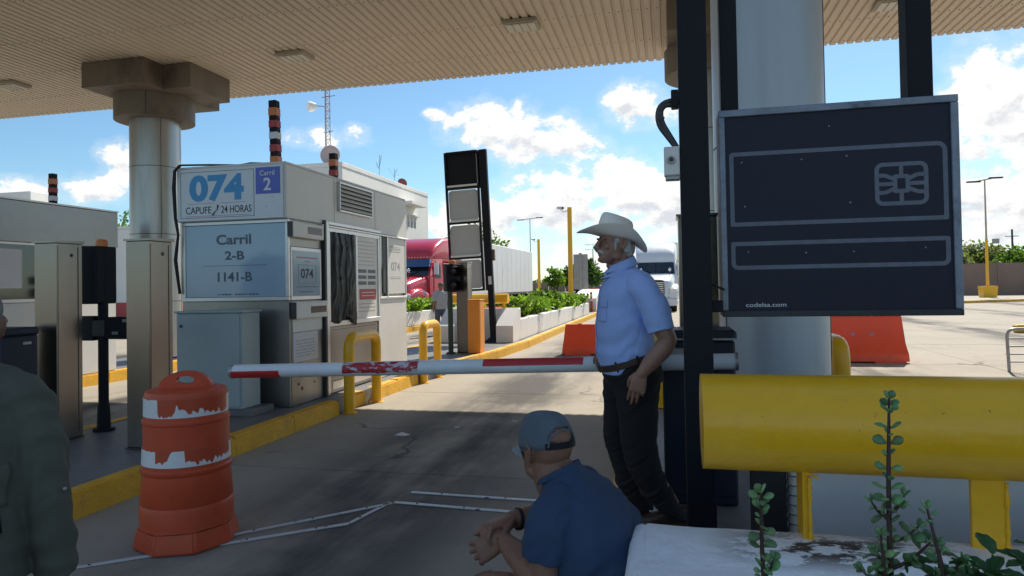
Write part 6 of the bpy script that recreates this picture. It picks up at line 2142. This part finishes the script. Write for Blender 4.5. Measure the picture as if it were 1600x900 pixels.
b.tube([(math.cos(a) * .1115, math.sin(a) * .0905, .052 * math.sqrt(max(0, 1 - ((a - PI) / .66) ** 2)) + .002) for a in np.linspace(PI - .66, PI + .66, 18)], .0032, 6)
b.xf(CM)
b.done('opening_hem', M['cap_denim'], cap_, smooth=60, world=False)
b = B()
rows = []
for j in range(8):
    t_ = j / 7
    row = []
    for k in range(21):
        v = k / 20 * 2 - 1
        a = v * 1.12
        x0 = math.cos(a) * .106; y0 = math.sin(a) * .086
        x = x0 + t_ * .078 * (1 - abs(v) ** 2.6) ** .6
        row.append((x, y0 * (1 - .06 * t_), -.002 - .020 * t_ * (1 - .0) - .022 * v * v + .006 * t_ * t_))
    rows.append(row)
b.rings(rows, cap=False, close=False)
b.xf(CM)
br = b.done('cap_brim', M['cap_denim'], cap_, smooth=179, world=False)
br.data.materials.clear(); br.data.materials.append(mat('cap_brim_grey', (.24, .28, .31), .8, var=.08, vs=20))
q = br.modifiers.new('s', 'SOLIDIFY'); q.thickness = .004
B().ball((0, 0, .109), (.008, .008, .004), 10).xf(CM).done('cap_button', M['cap_denim'], cap_, smooth=179, world=False)
b = B()
wv = RW.lerp(RE, .13)
bx = basis(wv, RE - RW, (0, 0, 1))
b.rings([[bx @ Vector((xx, math.cos(a) * (.037 + d_), math.sin(a) * (.037 + d_))) for a in np.linspace(0, 2 * PI, 25)[:-1]] for xx, d_ in ((-.007, 0), (-.006, .004), (.006, .004), (.007, 0))], cap=False)
b.done('wrist_band', M['black_rubber'], sit, smooth=40, world=False)

# ------------------------------------------------------------------ the man at the left edge in the olive jacket
b = B()
ML = Matrix.Translation((.060, -.055, 1.318)) @ Matrix.Rotation(R(10), 4, 'Z')
add(b, head(1.07), ML)
limb(b, [(.0, 0, 1.24), (.02, -.01, 1.31), (.035, -.02, 1.40)], [.075, .064, .060], 18)
b.loft([((0, 0, .75), .12, .16, X3, Y3, 2.3), ((0, 0, 1.0), .12, .17, X3, Y3, 2.3), ((0, 0, 1.2), .11, .18, X3, Y3, 2.3), ((0, 0, 1.28), .07, .12, X3, Y3, 2.2)], 24)
for s_ in (-1, 1):
    limb(b, [(0, s_ * .18, 1.22), (-.04, s_ * .235, 1.0), (.0, s_ * .28, .66)], [.05, .042, .03])
    add(b, hand(s_, (.3, .3, .35, .4), .05, .5), basis((.0, s_ * .28, .66), (.25, 0, -1), (0, s_, 0)))
    limb(b, [(0, s_ * .09, .80), (.02, s_ * .1, .44), (-.01, s_ * .1, .08)], [.09, .058, .042])
loc3 = (-2.03, 1.53, 0)
rz3 = person(loc3, (.5, -.87), None)
lman = body_obj(b, loc3, rz3, 'man in an olive jacket with a black strap, cut off by the left edge', 'skin', .006, it=3)
b = B()
b.loft([((0, 0, .70), .165, .215, X3, Y3, 2.4), ((-.005, 0, .85), .165, .212, X3, Y3, 2.4), ((-.01, 0, 1.02), .160, .212, X3, Y3, 2.4), ((-.012, 0, 1.14), .150, .212, X3, Y3, 2.3), ((-.01, 0, 1.225), .125, .195, X3, Y3, 2.2), ((0, 0, 1.285), .098, .130, X3, Y3, 2.1), ((.008, 0, 1.325), .078, .085, X3, Y3, 2)], 40)
for s_ in (-1, 1):
    limb(b, [(-.005, s_ * .12, 1.265), (-.01, s_ * .178, 1.215), (-.035, s_ * .228, 1.10), (-.045, s_ * .242, 1.0), (-.03, s_ * .262, .86), (-.005, s_ * .282, .68)], [.064, .082, .078, .070, .061, .056], 24, end=False)


def jk(co):
    f1 = folds(.008, (16, 8, 34), (18, 14, -9), 1.6, .35, 1.0)(co)
    f2 = folds(.006, (30, 12, 12), (8, 12, 20), 1.6, .3, 4.2)(co)
    return f1 * (.5 + .8 * np.clip((np.abs(co[:, 1]) - .2) / .05, 0, 1)) + f2 * .7


jck = garment('jacket', b, .006, 4, 'jacket', lman, jk)
b = B()
limb(b, [(.005, 0, 1.315), (.01, 0, 1.335)], [.082, .078], 24)
b.done('jacket_collar', M['jacket'], lman, smooth=179, world=False)
patch('shoulder_strap', lman, jck, lambda u, v: ((-.13 + .26 * u, -.09 - .035 * v - .03 * abs(u - .5), 1.6), (0, 0, -1)), 30, 4, M['black'], .004, .004)
patch('back_strap', lman, jck, lambda u, v: ((-.6, -.085 - .035 * v - .04 * (1 - u), .86 + u * .40), (1, 0, 0)), 24, 4, M['black'], .004, .004)
patch('sleeve_tab', lman, jck, lambda u, v: ((-.15 + .035 * u, -.7, .93 + .12 * v), (0, 1, 0)), 4, 8, M['jacket'], .004, .003)
bvh_ = BVHTree.FromPolygons([v.co for v in jck.data.vertices], [p.vertices for p in jck.data.polygons])
h_, n_, _, _ = bvh_.ray_cast(Vector((-.45, -.60, .945)), Vector((.45, .36, 0)).normalized())
if h_ is not None:
    B().ball(h_ + n_ * .002, .007, 10).done('sleeve_button', M['grey_metal'], lman, smooth=179, world=False)
b = B()
b.ball((-.028, 0, .150), (.098, .0815, .078), 24)
b.ball((-.062, 0, .085), (.052, .070, .055), 18)
b.xf(ML @ Matrix.Diagonal((1.07, 1.07, 1.07, 1)))
organic(b, 'hair', .005, 2, mat('hair_silver', (.20, .20, .20), .8, var=.3, vs=60, bump=.5, bs=140), lman)
b = B()
b.loft([((0, 0, .70), .14, .18, X3, Y3, 2.3), ((0, 0, .80), .14, .18, X3, Y3, 2.3)], 24)
for s_ in (-1, 1):
    limb(b, [(0, s_ * .09, .78), (.02, s_ * .1, .44), (-.01, s_ * .1, .05)], [.11, .085, .08], 18)
garment('trousers', b, .009, 4, 'jeans', lman)
for s_ in (-1, 1):
    b = B().loft([((-.10, 0, .035), .030, .03, Y3, Z3, 2.4), ((-.05, 0, .05), .042, .05, Y3, Z3, 2.4), ((.05, 0, .042), .046, .042, Y3, Z3, 2.4), ((.16, 0, .022), .028, .020, Y3, Z3, 2.4)], 20)
    b.xf(Matrix.Translation((.0, s_ * .1, 0)))
    b.done('shoe', M['leather'], lman, smooth=179, world=False)

# ------------------------------------------------------------------ the man walking away between the islands
b = B()
MW = Matrix.Translation((.02, 0, 1.46))
add(b, head(1.03), MW)
limb(b, [(0, 0, 1.36), (.0, 0, 1.42), (.01, 0, 1.52)], [.07, .058, .055], 16)
b.loft([((0, 0, .85), .11, .15, X3, Y3, 2.3), ((0, 0, 1.1), .12, .165, X3, Y3, 2.3), ((0, 0, 1.33), .11, .175, X3, Y3, 2.3), ((0, 0, 1.41), .07, .10, X3, Y3, 2.2)], 24)
limb(b, [(0, .19, 1.35), (-.03, .24, 1.08), (.04, .25, .84)], [.05, .044, .032])
limb(b, [(0, -.19, 1.35), (.02, -.24, 1.08), (.10, -.23, .86)], [.05, .044, .032])
for s_, x in ((1, .04), (-1, .10)):
    add(b, hand(s_, (.3, .3, .35, .4), .05, .5), basis((x, s_ * .245, .85), (.2, 0, -1), (0, s_, 0)))
limb(b, [(0, .09, .86), (.12, .09, .48), (.16, .09, .09)], [.09, .06, .042])
limb(b, [(0, -.09, .86), (-.04, -.09, .48), (-.28, -.09, .14)], [.09, .06, .042])
loc4 = (-7.12, 20.8, 0)
rz4 = person(loc4, (.45, -.9), None)
wm = body_obj(b, loc4, rz4, 'man in a grey t-shirt walking away in the sun behind the small signal', 'skin', .008, it=2)
b = B()
b.loft([((0, 0, .84), .15, .19, X3, Y3, 2.3), ((0, 0, 1.1), .15, .195, X3, Y3, 2.3), ((0, 0, 1.32), .13, .195, X3, Y3, 2.3), ((0, 0, 1.42), .08, .11, X3, Y3, 2.2)], 28)
for s_ in (-1, 1):
    limb(b, [(0, s_ * .14, 1.38), (-.01, s_ * .20, 1.32), (-.02, s_ * .235, 1.15)], [.06, .078, .072], 18)
garment('t_shirt', b, .009, 3, 'tee_grey', wm, folds(.006, (20, 10, 40), (20, 12, 10), 1.6))
b = B()
b.loft([((0, 0, .80), .14, .175, X3, Y3, 2.3), ((0, 0, .88), .14, .175, X3, Y3, 2.3)], 24)
limb(b, [(0, .09, .82), (.12, .09, .48), (.15, .09, .06)], [.11, .085, .08], 16)
limb(b, [(0, -.09, .82), (-.04, -.09, .48), (-.26, -.09, .14)], [.11, .085, .08], 16)
garment('trousers', b, .009, 3, 'jeans', wm)
for x, y, z in ((.17, .09, 0), (-.28, -.09, .05)):
    b = B().loft([((-.08, 0, .04), .03, .035, Y3, Z3, 2.4), ((.05, 0, .04), .045, .04, Y3, Z3, 2.4), ((.17, 0, .022), .028, .020, Y3, Z3, 2.4)], 16)
    b.xf(Matrix.Translation((x, y, z)))
    b.done('shoe', M['leather'], wm, smooth=179, world=False)
b = B().ball((-.02, 0, .15), (.10, .083, .082), 18).xf(MW)
b.done('hair', M['hair_grey'], wm, smooth=179, world=False)

# ================================================================== the plants in the near planter
leaf_me = {}
def jade_leaf(i):
    if i not in leaf_me:
        b_ = B()
        rng = random.Random(i)
        w_ = .0078 + rng.uniform(-.001, .0012)
        b_.loft([((.0, 0, 0), .0012, .0012, Y3, Z3, 2), ((.004, 0, .0003), w_ * .55, .0022, Y3, Z3, 2.2), ((.010, 0, .0010), w_ * .98, .0026, Y3, Z3, 2.2), ((.0155, 0, .0010), w_ * .92, .0022, Y3, Z3, 2.2), ((.0195, 0, .0004), w_ * .5, .0014, Y3, Z3, 2.2), ((.0208, 0, 0), .0008, .0006, Y3, Z3, 2)], 8)
        me = b_.mesh('leaf', 179)
        me.materials.append(M['leaf_jade'])
        leaf_me[i] = me
    return leaf_me[i]


def succulent(base, tip, label, n_pair, seed, twigs, group, s0=1.0, lean=.03):
    rng = random.Random(seed)
    base, tip = Vector(base), Vector(tip)
    t = thing('succulent_plant', tuple(base), label, 'plant', group)
    L = (tip - base).length
    side_ = Vector((rng.uniform(-1, 1), rng.uniform(-1, 1), 0)) * lean
    cp = [base + (tip - base) * k / 5 + side_ * math.sin(k / 5 * PI) for k in range(6)]
    P, rad = dens(cp, [.0072, .0066, .0058, .0050, .0042, .0022], 4)
    st = B().tube(P, rad, 10).done('stem', M['stem_jade'], t, smooth=60)

    def leaf(p, d, s_):
        d = Vector(d).normalized()
        up_ = Vector((rng.uniform(-.8, .8), rng.uniform(-1.3, .2), .8))
        o = link('leaf', jade_leaf(rng.randrange(5)), None, t)
        m_ = basis(p - base, d, up_)
        o.matrix_local = m_ @ Matrix.Diagonal((s_, s_, s_, 1))

    def along(pts, n_, s_, a0):
        for i in range(n_):
            f = min(.98, (i + .6 + rng.uniform(-.4, .4)) / n_)
            x = f * (len(pts) - 1)
            k = min(int(x), len(pts) - 2)
            p = pts[k].lerp(pts[k + 1], x - k)
            d = (pts[k + 1] - pts[k]).normalized()
            u, v = frame_of(d)
            a = a0 + i * PI / 2 + rng.uniform(-.6, .6)
            o_ = u * math.cos(a) + v * math.sin(a)
            g_ = s_ * (1.0 - .35 * f) * rng.uniform(.62, 1.25)
            for sg_ in (-1, 1):
                leaf(p + o_ * sg_ * .004, o_ * sg_ + d * rng.uniform(.0, .9) + Vector((0, 0, rng.uniform(-.5, .35))), g_)
        leaf(pts[-1], (pts[-1] - pts[-2]).normalized() + Vector((.5, .1, 0)), s_ * .6)
        leaf(pts[-1], (pts[-1] - pts[-2]).normalized() + Vector((-.5, .1, 0)), s_ * .6)

    along(P, n_pair, s0, rng.uniform(0, 3))
    for f, dx, dz_, dy_, n_ in twigs:
        x = f * (len(P) - 1)
        k = min(int(x), len(P) - 2)
        p = P[k].lerp(P[k + 1], x - k)
        q = p + Vector((dx, dy_, dz_))
        m_ = p.lerp(q, .5) + Vector((0, 0, -.008))
        tp, tr = dens([p, m_, q], [.0040, .0032, .0018], 4)
        B().tube(tp, tr, 8).done('twig', M['stem_jade'], t, smooth=60)
        along(tp[2:], n_, s0 * .88, rng.uniform(0, 3))
    return t


GP = 'succulents growing from the near planter'
succulent((.432, 1.44, .52), (.404, 1.432, 1.293), 'tall succulent with dark stem and round leaves before the yellow pipe', 44, 3,
          [(.72, .030, .030, .01, 2), (.71, -.030, .026, 0, 2), (.58, .075, .055, .01, 6), (.52, .070, .040, -.02, 6), (.53, -.05, .03, .01, 4), (.45, .085, .05, .02, 6), (.44, -.055, .03, -.01, 5), (.38, .06, .06, -.03, 5), (.36, -.06, .035, .02, 6), (.40, .03, .06, -.05, 6), (.42, -.03, .05, -.05, 6), (.34, .03, .05, -.06, 6), (.48, .02, .05, -.05, 5), (.27, -.05, .06, -.02, 6), (.65, .05, .03, .0, 3), (.5, -.04, .05, -.04, 6), (.44, .06, .03, -.05, 6), (.46, -.02, .05, .04, 6), (.38, .09, .04, .02, 6), (.55, -.03, .03, -.03, 5), (.30, .08, .05, .0, 6), (.60, -.030, .02, -.01, 2)], GP, 1.5)
succulent((.222, 1.39, .52), (.162, 1.379, 1.118), 'shorter bright succulent left of the tall one by the near pipe leg', 46, 8,
          [(.72, .020, .030, .01, 2), (.55, .035, .03, .0, 3), (.62, -.022, .02, 0, 2), (.5, .05, .05, -.02, 5), (.45, -.04, .03, .01, 4), (.42, .06, .03, 0, 5), (.6, .03, .03, -.03, 4), (.52, -.02, .04, -.04, 4)], GP, 1.65)
succulent((.47, 1.41, .52), (.462, 1.425, 1.09), 'leafy succulent tuft low beside the tall dark stemmed one', 22, 15,
          [(.8, .03, .03, 0, 3), (.7, -.04, .03, .01, 4), (.75, .045, .02, .02, 4), (.62, .05, .04, 0, 4), (.6, -.05, .03, 0, 4)], GP, 1.45)
succulent((.385, 1.40, .52), (.375, 1.40, 1.045), 'short succulent at the left foot of the tall one', 20, 19, [(.75, .03, .03, 0, 3), (.7, -.035, .03, .01, 4), (.6, .03, .03, .02, 3)], GP, 1.45)
# broad leaved plants at the lower right corner
def bl_mesh(seed):
    rng = random.Random(seed)
    b_ = B()
    rows = []
    for j in range(9):
        t_ = j / 8
        wv_ = .021 * math.sin(PI * min(1, t_ * .93 + .05)) ** .8 * (1 - .15 * t_)
        rows.append([(t_ * .075, (v - .5) * 2 * wv_, .008 * math.sin(t_ * 2.6) - .016 * t_ * t_ + .006 * abs((v - .5) * 2) + .002 * math.sin(t_ * 19 + v * 5)) for v in (0, .25, .5, .75, 1)])
    b_.rings(rows, cap=False, close=False)
    me = b_.mesh('leaf', 179)
    me.materials.append(M['leaf_broad'])
    return me


BLM = [bl_mesh(k) for k in range(4)]


def broad(x, y, h, n_, label, seed, spread):
    rng = random.Random(seed)
    t = thing('broad_leaved_plant', (x, y, .52), label, 'plant', 'leafy plants in the near planter corner')
    for k in range(4):
        a = k * 1.7 + rng.uniform(0, .5)
        tip = Vector((math.cos(a) * spread * .6, math.sin(a) * spread * .5, h * rng.uniform(.75, 1)))
        P, rad = dens([(0, 0, 0), tip * .5 + Vector((0, 0, .03)), tip], [.005, .004, .002], 4)
        B().tube(P, rad, 7).done('stem', M['leaf_broad'], t, smooth=60, world=False)
        for i in range(n_ // 4):
            f = .55 + .45 * (i + 1) / (n_ // 4)
            p = Vector(P[min(len(P) - 1, int(f * (len(P) - 1)))])
            b_ = i * 2.4 + a
            d = Vector((math.cos(b_), math.sin(b_), rng.uniform(.0, .7)))
            o = link('leaf', rng.choice(BLM), None, t)
            s_ = rng.uniform(.6, .98)
            o.matrix_local = basis(p, d, Vector((0, 0, 1))) @ Matrix.Diagonal((s_, s_, s_, 1))
    return t


broad(.50, 1.40, .52, 80, 'leafy green plant at the foot of the second pipe leg', 1, .10)
broad(.585, 1.42, .505, 88, 'darker broad leaved plant in the bottom right corner', 2, .12)
broad(.66, 1.40, .515, 80, 'broad leaved plant cut by the right edge', 3, .10)
broad(.45, 1.36, .475, 60, 'small leafy plant low between the succulents and the corner', 4, .09)

# the empties' children were placed while the scene was being built: bring the depsgraph up to date
bpy.context.view_layer.update()
